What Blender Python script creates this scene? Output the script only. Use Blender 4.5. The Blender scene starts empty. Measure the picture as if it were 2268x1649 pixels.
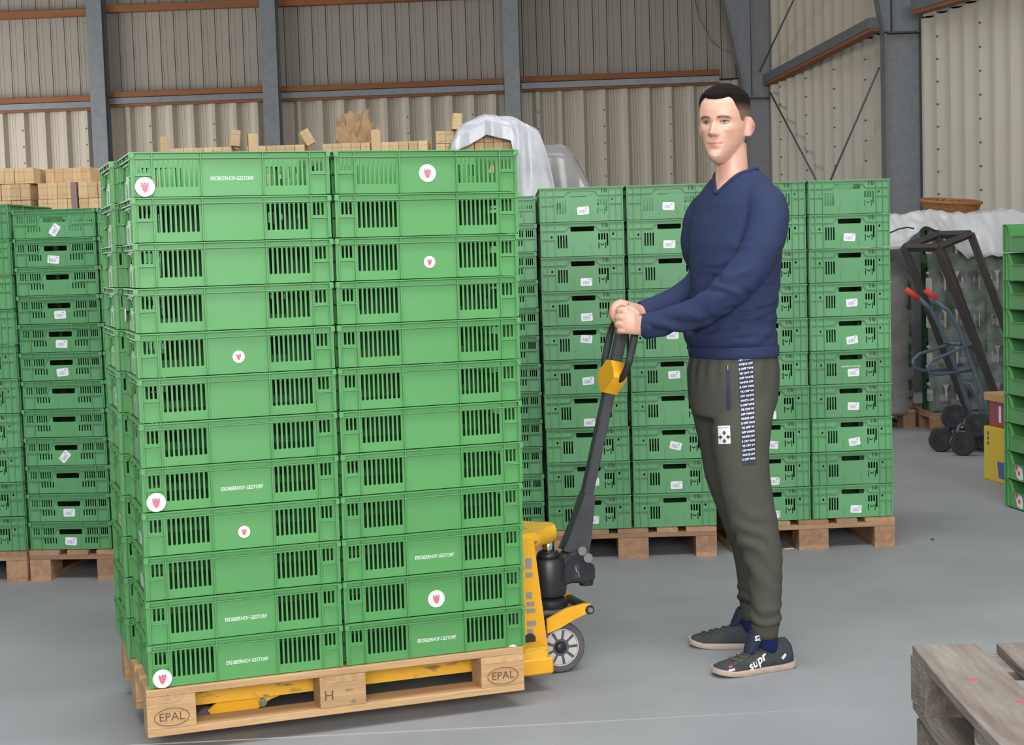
import bpy, bmesh, math, random
import mathutils
from mathutils import Vector, Matrix, noise
from mathutils.bvhtree import BVHTree

random.seed(7)
SC = bpy.context.scene
COL = SC.collection
PI = math.pi

# ---------------------------------------------------------------- camera
IMG_W, IMG_H = 2268, 1649
CF, CP, CR, CH = 3450.0, 0.0749, -0.0309, 1.465      # focal (px), pitch down, roll, height
cam_data = bpy.data.cameras.new('camera')
cam_data.sensor_fit = 'HORIZONTAL'
cam_data.sensor_width = 36.0
cam_data.lens = CF / IMG_W * 36.0
cam_data.clip_end = 200
camera = bpy.data.objects.new('camera', cam_data)
COL.objects.link(camera)
camera.matrix_world = (Matrix.Translation((0, 0, CH)) @ Matrix.Rotation(PI / 2 - CP, 4, 'X')
                       @ Matrix.Rotation(CR, 4, 'Z'))
SC.camera = camera

# ---------------------------------------------------------------- world, light, exposure
world = bpy.data.worlds.new('overcast_sky')
SC.world = world
world.use_nodes = True
bgn = world.node_tree.nodes['Background']
bgn.inputs[0].default_value = (0.80, 0.88, 1.0, 1)
bgn.inputs[1].default_value = 1.0


def area(name, loc, rot, sx, sy, energy, color):
    l = bpy.data.lights.new(name, 'AREA')
    l.shape = 'RECTANGLE'
    l.size, l.size_y = sx, sy
    l.energy = energy
    l.color = color
    o = bpy.data.objects.new(name, l)
    o.location = loc
    o.rotation_euler = rot
    COL.objects.link(o)
    return o


# daylight entering through the big gate behind the photographer; unseen roof lights added for ambient light
area('gate_daylight', (0.6, -4.2, 3.3), (PI / 2, 0, 0), 7.0, 2.6, 770, (1.0, 0.985, 0.97))
area('side_gate_daylight', (-9.2, 16.6, 2.3), (0, -PI / 2, 0), 4.0, 4.6, 330, (1.0, 0.98, 0.95))
area('added_roof_light_near', (0.0, 3.0, 6.45), (0, 0, 0), 7.0, 1.6, 330, (0.95, 0.98, 1.0))
area('added_roof_light_far', (0.0, 10.5, 6.45), (0, 0, 0), 7.0, 1.6, 120, (0.95, 0.98, 1.0))

SC.view_settings.view_transform = 'Standard'
SC.view_settings.look = 'None'
SC.view_settings.gamma = 1
SC.view_settings.use_curve_mapping = False
SC.view_settings.exposure = 0.0
SC.cycles.max_bounces = 6
SC.cycles.diffuse_bounces = 3
SC.cycles.glossy_bounces = 2
SC.cycles.transmission_bounces = 2
SC.cycles.transparent_max_bounces = 8
SC.cycles.caustics_reflective = False
SC.cycles.caustics_refractive = False


# ---------------------------------------------------------------- helpers
def at(px, py, Y):
    """point seen at photo pixel (px,py) at world distance Y"""
    a, b = px - IMG_W / 2, py - IMG_H / 2
    c, s = math.cos(CR), math.sin(CR)
    u = (c * a + s * b) / CF
    v = (-s * a + c * b) / CF
    y = math.cos(CP) - v * math.sin(CP)
    z = -math.sin(CP) - v * math.cos(CP)
    t = Y / y
    return Vector((u * t, Y, CH + z * t))


class MB:
    def __init__(self):
        self.v, self.f = [], []

    def add(self, vs, fs, M=None):
        n = len(self.v)
        if M is not None:
            vs = [M @ Vector(p) for p in vs]
        self.v += [tuple(p) for p in vs]
        self.f += [tuple(i + n for i in q) for q in fs]
        return self

    def box(self, x0, x1, y0, y1, z0, z1, M=None):
        vs = [(x, y, z) for x in (x0, x1) for y in (y0, y1) for z in (z0, z1)]
        fs = [(0, 1, 3, 2), (4, 6, 7, 5), (0, 4, 5, 1), (2, 3, 7, 6), (0, 2, 6, 4), (1, 5, 7, 3)]
        return self.add(vs, fs, M)

    def cbox(self, x0, x1, y0, y1, z0, z1, b, M=None):
        """box with chamfered edges"""
        X, Y, Z = (x0, x1), (y0, y1), (z0, z1)
        vs, idx = [], {}
        for i in (0, 1):
            for j in (0, 1):
                for k in (0, 1):
                    sx, sy, sz = (1 - 2 * i) * b, (1 - 2 * j) * b, (1 - 2 * k) * b
                    for a, p in enumerate(((X[i], Y[j] + sy, Z[k] + sz), (X[i] + sx, Y[j], Z[k] + sz),
                                           (X[i] + sx, Y[j] + sy, Z[k]))):
                        idx[(i, j, k, a)] = len(vs)
                        vs.append(p)
        fs = []
        g = lambda i, j, k, a: idx[(i, j, k, a)]
        for s in (0, 1):
            q = [g(s, 0, 0, 0), g(s, 0, 1, 0), g(s, 1, 1, 0), g(s, 1, 0, 0)]
            fs.append(q if s == 0 else q[::-1])
            q = [g(0, s, 0, 1), g(1, s, 0, 1), g(1, s, 1, 1), g(0, s, 1, 1)]
            fs.append(q if s == 0 else q[::-1])
            q = [g(0, 0, s, 2), g(0, 1, s, 2), g(1, 1, s, 2), g(1, 0, s, 2)]
            fs.append(q if s == 0 else q[::-1])
        for i in (0, 1):
            for j in (0, 1):
                fs.append((g(i, j, 0, 0), g(i, j, 1, 0), g(i, j, 1, 1), g(i, j, 0, 1)))
                fs.append((g(i, 0, j, 0), g(i, 1, j, 0), g(i, 1, j, 2), g(i, 0, j, 2)))
                fs.append((g(0, i, j, 1), g(1, i, j, 1), g(1, i, j, 2), g(0, i, j, 2)))
        for i in (0, 1):
            for j in (0, 1):
                for k in (0, 1):
                    fs.append((g(i, j, k, 0), g(i, j, k, 1), g(i, j, k, 2)))
        return self.add(vs, fs, M)

    def loft(self, rings, caps=True, closed=False, M=None):
        n = len(rings[0])
        vs = [p for r in rings for p in r]
        fs = []
        m = len(rings)
        for a in range(m if closed else m - 1):
            for k in range(n):
                b = (a + 1) % m
                fs.append((a * n + k, a * n + (k + 1) % n, b * n + (k + 1) % n, b * n + k))
        if caps and not closed:
            fs.append(tuple(range(n - 1, -1, -1)))
            fs.append(tuple((m - 1) * n + k for k in range(n)))
        return self.add(vs, fs, M)

    def tube(self, path, r, n=10, closed=False, caps=True, flat=1.0, up=None, M=None):
        P = [Vector(p) for p in path]
        m = len(P)
        R = r if isinstance(r, (list, tuple)) else [r] * m
        T = []
        for i in range(m):
            if closed:
                d = P[(i + 1) % m] - P[i - 1]
            else:
                d = P[min(i + 1, m - 1)] - P[max(i - 1, 0)]
            T.append(d.normalized())
        u = Vector(up) if up else Vector((0, 0, 1))
        if abs(u.dot(T[0])) > 0.95:
            u = Vector((1, 0, 0))
        u = (u - T[0] * u.dot(T[0])).normalized()
        rings = []
        for i in range(m):
            u = (u - T[i] * u.dot(T[i])).normalized()
            w = T[i].cross(u)
            rings.append([P[i] + (u * math.cos(2 * PI * k / n) + w * math.sin(2 * PI * k / n) * flat) * R[i]
                          for k in range(n)])
        return self.loft(rings, caps, closed, M)

    def prism(self, poly, d0, d1, axis='y', M=None):
        """extrude a 2D polygon; axis names the extrusion axis"""
        def put(a, b, d):
            return {'y': (a, d, b), 'x': (d, a, b), 'z': (a, b, d)}[axis]
        n = len(poly)
        vs = [put(a, b, d0) for a, b in poly] + [put(a, b, d1) for a, b in poly]
        fs = [tuple(range(n)), tuple(range(2 * n - 1, n - 1, -1))]
        fs += [(k, (k + 1) % n, n + (k + 1) % n, n + k) for k in range(n)]
        return self.add(vs, fs, M)

    def lathe(self, prof, n=24, M=None, caps=True, closed=False):
        rings = [[(r * math.cos(2 * PI * k / n), r * math.sin(2 * PI * k / n), z) for k in range(n)] for r, z in prof]
        return self.loft(rings, caps, closed, M)

    def mesh(self, name, mat=None, smooth=False):
        me = bpy.data.meshes.new(name)
        me.from_pydata(self.v, [], self.f)
        bm = bmesh.new()
        bm.from_mesh(me)
        bmesh.ops.recalc_face_normals(bm, faces=bm.faces)
        bm.to_mesh(me)
        bm.free()
        if smooth:
            me.polygons.foreach_set('use_smooth', [True] * len(me.polygons))
        if mat:
            me.materials.append(mat)
        me.update()
        return me

    def build(self, name, mat, parent=None, smooth=False, world=False):
        if world and parent is not None:
            Mi = parent_matrix(parent).inverted()
            self.v = [tuple(Mi @ Vector(p)) for p in self.v]
        return link(name, self.mesh(name, mat, smooth), parent)


def parent_matrix(o):
    m = Matrix.Translation(o.location) @ o.rotation_euler.to_matrix().to_4x4() @ Matrix.Diagonal((*o.scale, 1))
    return parent_matrix(o.parent) @ m if o.parent else m


def link(name, mesh, parent=None, loc=None, rot=None):
    o = bpy.data.objects.new(name, mesh)
    COL.objects.link(o)
    if parent is not None:
        o.parent = parent
    if loc is not None:
        o.location = loc
    if rot is not None:
        o.rotation_euler = rot
    return o


def tag(o, label, cat, group=None):
    o['label'] = label
    o['category'] = cat
    if group:
        o['group'] = group
    return o


def thing(name, label, cat, loc=(0, 0, 0), rotz=0.0, group=None):
    o = bpy.data.objects.new(name, None)
    o.empty_display_size = 0.05
    COL.objects.link(o)
    o.location = loc
    o.rotation_euler = (0, 0, rotz)
    return tag(o, label, cat, group)


def structure(o, label=None):
    o['kind'] = 'structure'
    if label:
        o['label'] = label
    return o


def soften(o, angle=40):
    for p in o.data.polygons:
        p.use_smooth = True
    m = o.modifiers.new('edge', 'EDGE_SPLIT')
    m.split_angle = math.radians(angle)
    return o


def text_geo(s, size, align='CENTER', bold=0.0):
    cu = bpy.data.curves.new('lettering', 'FONT')
    cu.body = s
    cu.size = size
    cu.align_x = align
    cu.align_y = 'CENTER'
    cu.resolution_u = 2
    cu.offset = bold
    ob = bpy.data.objects.new('lettering', cu)
    COL.objects.link(ob)
    dg = bpy.context.evaluated_depsgraph_get()
    me = bpy.data.meshes.new_from_object(ob.evaluated_get(dg))
    vs = [tuple(v.co) for v in me.vertices]
    fs = [tuple(p.vertices) for p in me.polygons]
    bpy.data.objects.remove(ob)
    bpy.data.meshes.remove(me)
    bpy.data.curves.remove(cu)
    return vs, fs


def panel_geo(outline, holes, t):
    """plate in the XZ plane (front y=0, back y=t) with real openings"""
    loops = [outline] + holes
    bm = bmesh.new()
    edges, idx = [], []
    n = 0
    allp = []
    for lp in loops:
        vs = [bm.verts.new((x, 0, z)) for x, z in lp]
        allp += lp
        idx.append(list(range(n, n + len(lp))))
        n += len(lp)
        for k in range(len(vs)):
            edges.append(bm.edges.new((vs[k], vs[(k + 1) % len(vs)])))
    bm.verts.index_update()
    bmesh.ops.triangle_fill(bm, use_beauty=True, use_dissolve=False, edges=edges, normal=(0, -1, 0))
    bm.verts.index_update()
    tris = [tuple(v.index for v in f.verts) for f in bm.faces]
    bm.free()
    vs = [(x, 0, z) for x, z in allp] + [(x, t, z) for x, z in allp]
    fs = list(tris) + [tuple(i + n for i in reversed(q)) for q in tris]
    for lp in idx:
        for k in range(len(lp)):
            a, b = lp[k], lp[(k + 1) % len(lp)]
            fs.append((a, b, b + n, a + n))
    return vs, fs


def slot(x, z0, z1, w):
    """upright slot with rounded ends"""
    h = w / 2
    c = h * 0.45
    return [(x - h, z0 + c), (x - c, z0), (x + c, z0), (x + h, z0 + c), (x + h, z1 - c), (x + c, z1), (x - c, z1), (x - h, z1 - c)]


def rect(x0, x1, z0, z1, c=0.003):
    return [(x0, z0 + c), (x0 + c, z0), (x1 - c, z0), (x1, z0 + c), (x1, z1 - c), (x1 - c, z1), (x0 + c, z1), (x0, z1 - c)]


# ---------------------------------------------------------------- materials
def mat(name, col, rough=0.5, metal=0.0, var=0.0, scale=8.0, stretch=(1, 1, 1), col2=None, bump=0.0, bscale=60.0,
        rnd=0.0, spec=0.5, alpha=1.0, detail=4.0, sharp=None, coat=0.0):
    """principled material; noise mixes towards col2 (or a darker col), per-object tint by rnd"""
    m = bpy.data.materials.new(name)
    m.use_nodes = True
    nt = m.node_tree
    N, L = nt.nodes, nt.links
    b = N['Principled BSDF']
    b.inputs['Roughness'].default_value = rough
    b.inputs['Metallic'].default_value = metal
    b.inputs['Specular IOR Level'].default_value = spec
    b.inputs['Coat Weight'].default_value = coat
    c1 = (*col, 1)
    b.inputs['Base Color'].default_value = c1
    out = None
    tc = N.new('ShaderNodeTexCoord')
    mp = N.new('ShaderNodeMapping')
    mp.inputs['Scale'].default_value = stretch
    L.new(tc.outputs['Object'], mp.inputs[0])
    oi = N.new('ShaderNodeObjectInfo')
    if rnd > 0:
        mu = N.new('ShaderNodeMath')
        mu.operation = 'MULTIPLY'
        mu.inputs[1].default_value = 37.0
        L.new(oi.outputs['Random'], mu.inputs[0])
        L.new(mu.outputs[0], mp.inputs['Location'])
    if var > 0:
        nz = N.new('ShaderNodeTexNoise')
        nz.inputs['Scale'].default_value = scale
        nz.inputs['Detail'].default_value = detail
        L.new(mp.outputs[0], nz.inputs['Vector'])
        mx = N.new('ShaderNodeMix')
        mx.data_type = 'RGBA'
        rp = N.new('ShaderNodeValToRGB')
        lo, hi = sharp if sharp else (0.3, 0.7)
        rp.color_ramp.elements[0].position = lo
        rp.color_ramp.elements[1].position = hi
        rp.color_ramp.elements[1].color = (var, var, var, 1)
        L.new(nz.outputs['Fac'], rp.inputs[0])
        L.new(rp.outputs[0], mx.inputs[0])
        mx.inputs[6].default_value = c1
        mx.inputs[7].default_value = (*(col2 if col2 else [c * 0.5 for c in col]), 1)
        out = mx.outputs[2]
    if rnd > 0:
        hs = N.new('ShaderNodeHueSaturation')
        mr = N.new('ShaderNodeMapRange')
        mr.inputs[3].default_value = 1 - rnd
        mr.inputs[4].default_value = 1 + rnd
        L.new(oi.outputs['Random'], mr.inputs[0])
        L.new(mr.outputs[0], hs.inputs['Value'])
        if out:
            L.new(out, hs.inputs['Color'])
        else:
            hs.inputs['Color'].default_value = c1
        out = hs.outputs[0]
    if out:
        L.new(out, b.inputs['Base Color'])
    if bump > 0:
        n2 = N.new('ShaderNodeTexNoise')
        n2.inputs['Scale'].default_value = bscale
        n2.inputs['Detail'].default_value = 5
        L.new(mp.outputs[0], n2.inputs['Vector'])
        bp = N.new('ShaderNodeBump')
        bp.inputs['Strength'].default_value = bump
        bp.inputs['Distance'].default_value = 0.01
        L.new(n2.outputs['Fac'], bp.inputs['Height'])
        L.new(bp.outputs[0], b.inputs['Normal'])
    if alpha < 1:
        b.inputs['Alpha'].default_value = alpha
    return m


def srgb(r, g, b):
    f = lambda c: (c / 255 / 12.92) if c <= 10.3 else ((c / 255 + 0.055) / 1.055) ** 2.4
    return (f(r), f(g), f(b))


M = {}
M['green'] = mat('green_plastic', (0.094, 0.325, 0.098), 0.42, var=0.3, scale=3, col2=(0.125, 0.365, 0.13), rnd=0.05)
M['green_far'] = mat('green_plastic_highlit', (0.105, 0.335, 0.130), 0.45, var=0.5, scale=5, col2=(0.15, 0.36, 0.18), rnd=0.10)  # rear crates' green made paler, with their highlights put into the colour
M['white'] = mat('white_sticker', (0.86, 0.87, 0.90), 0.35)
M['bar'] = mat('barcode_print', (0.42, 0.42, 0.55), 0.5)
M['red_print'] = mat('strawberry_red', (0.80, 0.06, 0.11), 0.4)
M['navy_print'] = mat('crown_blue', (0.05, 0.08, 0.28), 0.4)
M['letter'] = mat('white_lettering', (0.85, 0.90, 0.85), 0.5)
M['dark_letter'] = mat('moulded_number', (0.03, 0.09, 0.035), 0.5)
M['wood'] = mat('pallet_wood', (0.60, 0.39, 0.20), 0.75, var=0.75, scale=3.2, stretch=(1.2, 14, 14), col2=(0.42, 0.24, 0.11), bump=0.25, bscale=9, rnd=0.16)
M['wood_old'] = mat('brown_pallet_wood', (0.46, 0.27, 0.155), 0.8, var=0.8, scale=3, stretch=(1.2, 12, 12), col2=(0.30, 0.17, 0.10), bump=0.3, bscale=9, rnd=0.22)
M['wood_grey'] = mat('weathered_pallet_wood', (0.30, 0.26, 0.232), 0.85, var=0.8, scale=2.6, stretch=(1.5, 13, 13), col2=(0.13, 0.10, 0.08), bump=0.6, bscale=9, rnd=0.10)
M['brand'] = mat('burnt_stamp', (0.16, 0.085, 0.045), 0.85)
M['punnet'] = mat('splint_wood', (0.74, 0.53, 0.31), 0.7, var=0.5, scale=5, stretch=(10, 2, 2), col2=(0.60, 0.38, 0.19), rnd=0.14)
M['strap'] = mat('brown_strap', (0.32, 0.22, 0.19), 0.5)
M['paper'] = mat('brown_paper', (0.50, 0.33, 0.18), 0.8, var=0.5, scale=12, rnd=0.05)
M['yellow'] = mat('yellow_paint', (0.90, 0.45, 0.018), 0.4, var=0.7, scale=9, col2=(0.72, 0.33, 0.03), sharp=(0.5, 0.75), spec=0.5)
M['yellow_worn'] = mat('worn_yellow_paint', (0.86, 0.47, 0.03), 0.5, var=0.9, scale=14, col2=(0.22, 0.15, 0.09), sharp=(0.55, 0.66), stretch=(1, 1, 3))
M['black_metal'] = mat('black_paint', (0.018, 0.019, 0.024), 0.38, var=0.4, scale=20, col2=(0.05, 0.05, 0.055))
M['stem'] = mat('charcoal_paint', (0.05, 0.05, 0.06), 0.42, var=0.4, scale=14, col2=(0.08, 0.08, 0.09))
M['rubber'] = mat('rubber', (0.045, 0.047, 0.052), 0.7)
M['tyre'] = mat('grey_tyre', (0.12, 0.12, 0.13), 0.6, var=0.5, scale=15)
M['chrome'] = mat('chrome', (0.75, 0.76, 0.78), 0.18, metal=1.0)
M['steel'] = mat('bare_steel', (0.48, 0.47, 0.45), 0.35, metal=0.9)
M['wheel_white'] = mat('pale_wheel', (0.66, 0.65, 0.63), 0.5, var=0.5, scale=20, col2=(0.45, 0.42, 0.38))
M['grey_mark'] = mat('grey_mark', (0.28, 0.29, 0.33), 0.5)
M['galv'] = mat('galvanised_steel', (0.235, 0.25, 0.268), 0.5, metal=0.35, var=0.6, scale=14, col2=(0.17, 0.182, 0.196), bump=0.0)
M['galv_dark'] = mat('galvanised_steel_dark_shaded', (0.175, 0.187, 0.202), 0.5, metal=0.35, var=0.6, scale=10, col2=(0.14, 0.155, 0.175))  # darker copy of galv: shade painted on webs and flanges; also rods, cable
M['girt_wood'] = mat('red_brown_timber', (0.27, 0.10, 0.035), 0.7, var=0.6, scale=2, stretch=(1, 9, 9), col2=(0.19, 0.065, 0.022))
M['clad_low'] = mat('beige_trapezoid_sheet', (0.52, 0.47, 0.385), 0.45, var=0.35, scale=2.5, stretch=(2, 2, .6), col2=(0.43, 0.375, 0.285))
M['clad_up'] = mat('grey_beige_panel', (0.32, 0.29, 0.245), 0.55, var=0.3, scale=2, col2=(0.275, 0.25, 0.205), rnd=0.04)
M['clad_side'] = mat('cream_trapezoid_sheet', (0.56, 0.52, 0.44), 0.4, var=0.3, scale=2, stretch=(2, 2, .6), col2=(0.49, 0.44, 0.36))
M['seam'] = mat('dark_seam', (0.10, 0.09, 0.075), 0.8)  # even dark tone of the wall backing, screw heads and splice plates
M['concrete'] = mat('concrete_floor', (0.36, 0.365, 0.385), 0.62, var=0.85, scale=1.6, col2=(0.285, 0.288, 0.30), detail=9, bump=0.06, bscale=40)
M['roof'] = mat('roof_sheet', (0.42, 0.42, 0.41), 0.7)
M['film'] = None


def film_mat(name, col, op, rough=0.3):
    m = bpy.data.materials.new(name)
    m.use_nodes = True
    nt = m.node_tree
    N, L = nt.nodes, nt.links
    b = N['Principled BSDF']
    b.inputs['Base Color'].default_value = (*col, 1)
    b.inputs['Roughness'].default_value = rough
    tr = N.new('ShaderNodeBsdfTransparent')
    mx = N.new('ShaderNodeMixShader')
    nz = N.new('ShaderNodeTexNoise')
    nz.inputs['Scale'].default_value = 9
    nz.inputs['Detail'].default_value = 5
    mr = N.new('ShaderNodeMapRange')
    mr.inputs[1].default_value = 0.3
    mr.inputs[2].default_value = 0.7
    mr.inputs[3].default_value = op - 0.12
    mr.inputs[4].default_value = min(1, op + 0.12)
    tc = N.new('ShaderNodeTexCoord')
    L.new(tc.outputs['Object'], nz.inputs['Vector'])
    L.new(nz.outputs['Fac'], mr.inputs[0])
    L.new(mr.outputs[0], mx.inputs[0])
    L.new(tr.outputs[0], mx.inputs[1])
    L.new(b.outputs[0], mx.inputs[2])
    L.new(mx.outputs[0], N['Material Output'].inputs[0])
    return m


M['film'] = film_mat('milky_plastic_film', (0.74, 0.74, 0.81), 0.88, 0.28)
M['film_grey'] = film_mat('grey_stretch_film', (0.42, 0.40, 0.40), 0.72, 0.22)
M['film_clear'] = film_mat('clear_stretch_film', (0.62, 0.64, 0.64), 0.15, 0.12)

# ---------------------------------------------------------------- building
# floor
fl = MB()
fl.box(-9.6, 9.0, -4.6, 24.0, -0.15, 0.0)
floor = structure(fl.build('floor', M['concrete']))
jm = mat('floor_joint', (0.36, 0.355, 0.34), 0.8)
j = MB()
j0, j1, j2 = Vector((-3.2, 4.565, 0)), Vector((0.059, 4.772, 0)), Vector((4.0, 5.10, 0))
j.tube([j0, j1, j2], 0.0035, 6, flat=0.25, up=(0, 0, 0.01))
j.build('joint', jm, floor)

CORNER = Vector((3.19, 20.0, 0))
TB = 0.0576                                         # back wall swings slightly towards the camera on the right
ROT_B = PI - TB                                     # local +x runs left from the corner, local +y into the hall
ROT_R = math.atan2(-0.9837, 0.18)                 # local +x runs from the corner towards the camera, -y into the hall
GZ = 3.60                                           # height of the girt line
PITCH = 0.28


def sheet_mesh(name, z0, z1, sgn, material):
    """one trapezoidal sheet, three ribs wide, shallow stiffening grooves in the broad pan"""
    prof = []
    for k in range(3):
        x = k * PITCH
        for dx, d in ((0, 0), (.018, 0), (.022, .004), (.026, 0), (.052, 0), (.056, .004), (.060, 0), (.086, 0), (.090, .004), (.094, 0), (.118, 0),
                      (.162, .058), (.206, .058), (.262, 0)):
            prof.append((x + dx, d))
    prof.append((3 * PITCH, 0))
    t = 0.003
    mb = MB()
    n = len(prof)
    vs = []
    for z in (z0, z1):
        vs += [(x, sgn * d, z) for x, d in prof] + [(x, sgn * (d - t), z) for x, d in prof]
    fs = []
    for k in range(n - 1):
        fs.append((k, k + 1, 2 * n + k + 1, 2 * n + k))
        fs.append((n + k, 3 * n + k, 3 * n + k + 1, n + k + 1))
        fs.append((2 * n + k, 2 * n + k + 1, 3 * n + k + 1, 3 * n + k))
        fs.append((k, n + k, n + k + 1, k + 1))
    mb.add(vs, fs)
    return mb.mesh(name, material)


def panel_up_mesh(name, z0, z1, sgn, material):
    """one narrow wall panel with folded edges and two fine grooves"""
    w = 0.18
    prof = [(.003, -.012), (.004, 0), (.098, 0), (.101, -.004), (.104, 0), (.150, 0), (.153, -.004), (.156, 0), (.175, 0), (.177, -.012)]
    mb = MB()
    n = len(prof)
    vs = []
    for z in (z0, z1):
        vs += [(x, sgn * d, z) for x, d in prof] + [(x, sgn * -.02, z) for x, d in prof]
    fs = []
    for k in range(n - 1):
        fs.append((k, k + 1, 2 * n + k + 1, 2 * n + k))
        fs.append((n + k, 3 * n + k, 3 * n + k + 1, n + k + 1))
        fs.append((2 * n + k, 2 * n + k + 1, 3 * n + k + 1, 3 * n + k))
        fs.append((k, n + k, n + k + 1, k + 1))
    fs += [(0, 2 * n, 3 * n, n), (n - 1, 2 * n - 1, 4 * n - 1, 3 * n - 1)]
    mb.add(vs, fs)
    return mb.mesh(name, material)


def screws(parent, n_sheets, sgn, first, z0, z1, y):
    mb = MB()
    for s in range(first, n_sheets):
        for k in range(int((z1 - z0) / 0.21)):
            x = s * 3 * PITCH + 0.05 + 0.184
            z = z0 + k * 0.21
            mb.box(x - .008, x + .008, sgn * (y - .004), sgn * (y + .006), z - .008, z + .008)
    o = mb.build('screw_row', M['seam'], parent)
    o['kind'] = 'stuff'
    return o


wb = MB()
wb.box(-0.1, 12.6, -0.25, -0.06, 0, 7.2)
wall_back = structure(wb.build('wall_back', M['seam']))
wall_back.location = CORNER
wall_back.rotation_euler = (0, 0, ROT_B)
sm = sheet_mesh('cladding_sheet', 0.0, GZ, 1, M['clad_low'])
for k in range(14):
    link('cladding_sheet', sm, wall_back, (0.05 + k * 3 * PITCH, 0, 0))
screws(wall_back, 14, 1, 0, 1.6, GZ, 0.058)
pm = panel_up_mesh('wall_panel', GZ + 0.02, 7.2, 1, M['clad_up'])
for k in range(66):
    link('wall_panel', pm, wall_back, (0.05 + k * 0.18, 0.03, 0))

wr = MB()
wr.box(-0.1, 24.6, 0.06, 0.25, 0, 7.2)
wall_right = structure(wr.build('wall_right', M['seam']))
wall_right.location = CORNER
wall_right.rotation_euler = (0, 0, ROT_R)
sm2 = sheet_mesh('cladding_sheet', 0.0, GZ, -1, M['clad_side'])
for k in range(29):
    link('cladding_sheet', sm2, wall_right, (0.02 + k * 3 * PITCH, 0, 0))
screws(wall_right, 12, -1, 0, 1.5, GZ, 0.058)
sm3 = sheet_mesh('cladding_sheet', GZ + 0.02, 7.2, -1, M['clad_low'])
for k in range(29):
    link('cladding_sheet', sm3, wall_right, (0.02 + k * 3 * PITCH, 0.02, 0))

b = MB()
b.box(-9.6, -9.4, -4.6, 14.2, 0, 7.2)
b.box(-9.6, -9.4, 19.0, 22, 0, 7.2)
b.box(-9.6, -9.4, 14.2, 19.0, 4.4, 7.2)
structure(b.build('wall_left', M['clad_up']))
b = MB()                                            # front wall behind the photographer with the wide open gate
b.box(-9.6, -3.6, -4.6, -4.4, 0, 7.2)
b.box(4.8, 9.0, -4.6, -4.4, 0, 7.2)
b.box(-3.6, 4.8, -4.6, -4.4, 4.7, 7.2)
structure(b.build('wall_front', M['clad_up']))
b = MB()                                            # roof with two open strips added for the unseen roof lights
b.box(-9.8, 9.2, -4.8, 2.2, 7.0, 7.15)
b.box(-9.8, 9.2, 3.8, 9.7, 7.0, 7.15)
b.box(-9.8, 9.2, 11.3, 23.0, 7.0, 7.15)
for y0, y1 in ((2.2, 3.8), (9.7, 11.3)):
    b.box(-9.8, -3.5, y0, y1, 7.0, 7.15)
    b.box(3.5, 9.2, y0, y1, 7.0, 7.15)
structure(b.build('ceiling', M['roof']))

# ---- gable posts, girts (children of numbered trims)
tn = [0]


def trim(label):
    tn[0] += 1
    e = bpy.data.objects.new('trim_%d' % tn[0], None)
    COL.objects.link(e)
    return structure(e, label)


WBinv = (Matrix.Translation(CORNER) @ Matrix.Rotation(ROT_B, 4, 'Z')).inverted()
# local x (distance left of the corner) of the three gable posts
post_x = []
for px, lab in ((237, 'galvanised steel gable post above the wooden punnets'),
                (614, 'galvanised steel gable post behind the left crate column'),
                (1140, 'galvanised steel gable post rising behind the plastic covered load')):
    p = WBinv @ at(px, 250, 20.15 + (1690 - px) / 1690 * 0.5)
    post_x.append(p.x)
    t = trim(lab)
    t.location = wall_back.location
    t.rotation_euler = wall_back.rotation_euler
    w = 0.10
    mb = MB()
    mb.cbox(p.x - w, p.x + w, 0.235, 0.25, 0, 7.0, .003)
    mb.build('flange', M['galv'], t)
    mb = MB()
    mb.box(p.x - .007, p.x + .007, 0.075, 0.235, 0, 7.0)
    mb.build('web', M['galv_dark'], t)
    mb = MB()
    mb.cbox(p.x - w, p.x + w, 0.055, 0.075, 0, 7.0, .003)
    mb.build('flange', M['galv_dark'], t)

xs = [0.45] + sorted(post_x) + [12.4]
bay_names = ['between the corner frame and the right gable post', 'between the middle and right gable posts',
             'between the left and middle gable posts', 'left of the left gable post']
for i in range(4):
    a, c = xs[i] + (0.11 if i else 0), xs[i + 1] - 0.11
    t = trim('timber and steel girt ' + bay_names[i])
    t.location = wall_back.location
    t.rotation_euler = wall_back.rotation_euler
    dz = (0.0, -.01, .0, -.03)[i]
    mb = MB()
    mb.cbox(a, c, 0.05, 0.15, GZ + .055 + dz, GZ + .125 + dz, .004)
    mb.build('timber', M['girt_wood'], t)
    mb = MB()
    mb.box(a, c, 0.125, 0.13, GZ - .03 + dz, GZ + .05 + dz)
    mb.box(a, c, 0.05, 0.13, GZ + .046 + dz, GZ + .05 + dz)
    mb.box(a, c, 0.05, 0.13, GZ - .03 + dz, GZ - .026 + dz)
    mb.build('channel', M['galv'], t)
    mb = MB()
    mb.box(a, c, 0.05, 0.11, GZ - .06 + dz, GZ - .031 + dz)
    mb.build('batten', M['girt_wood'], t)
    t = trim('upper timber girt ' + bay_names[i])
    t.location = wall_back.location
    t.rotation_euler = wall_back.rotation_euler
    mb = MB()
    mb.cbox(a, c, 0.04, 0.14, 4.74 + dz, 4.83 + dz, .004)
    mb.build('timber', M['girt_wood'], t)

# ---- portal frames on the right wall
WRm = Matrix.Translation(CORNER) @ Matrix.Rotation(ROT_R, 4, 'Z')


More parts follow.
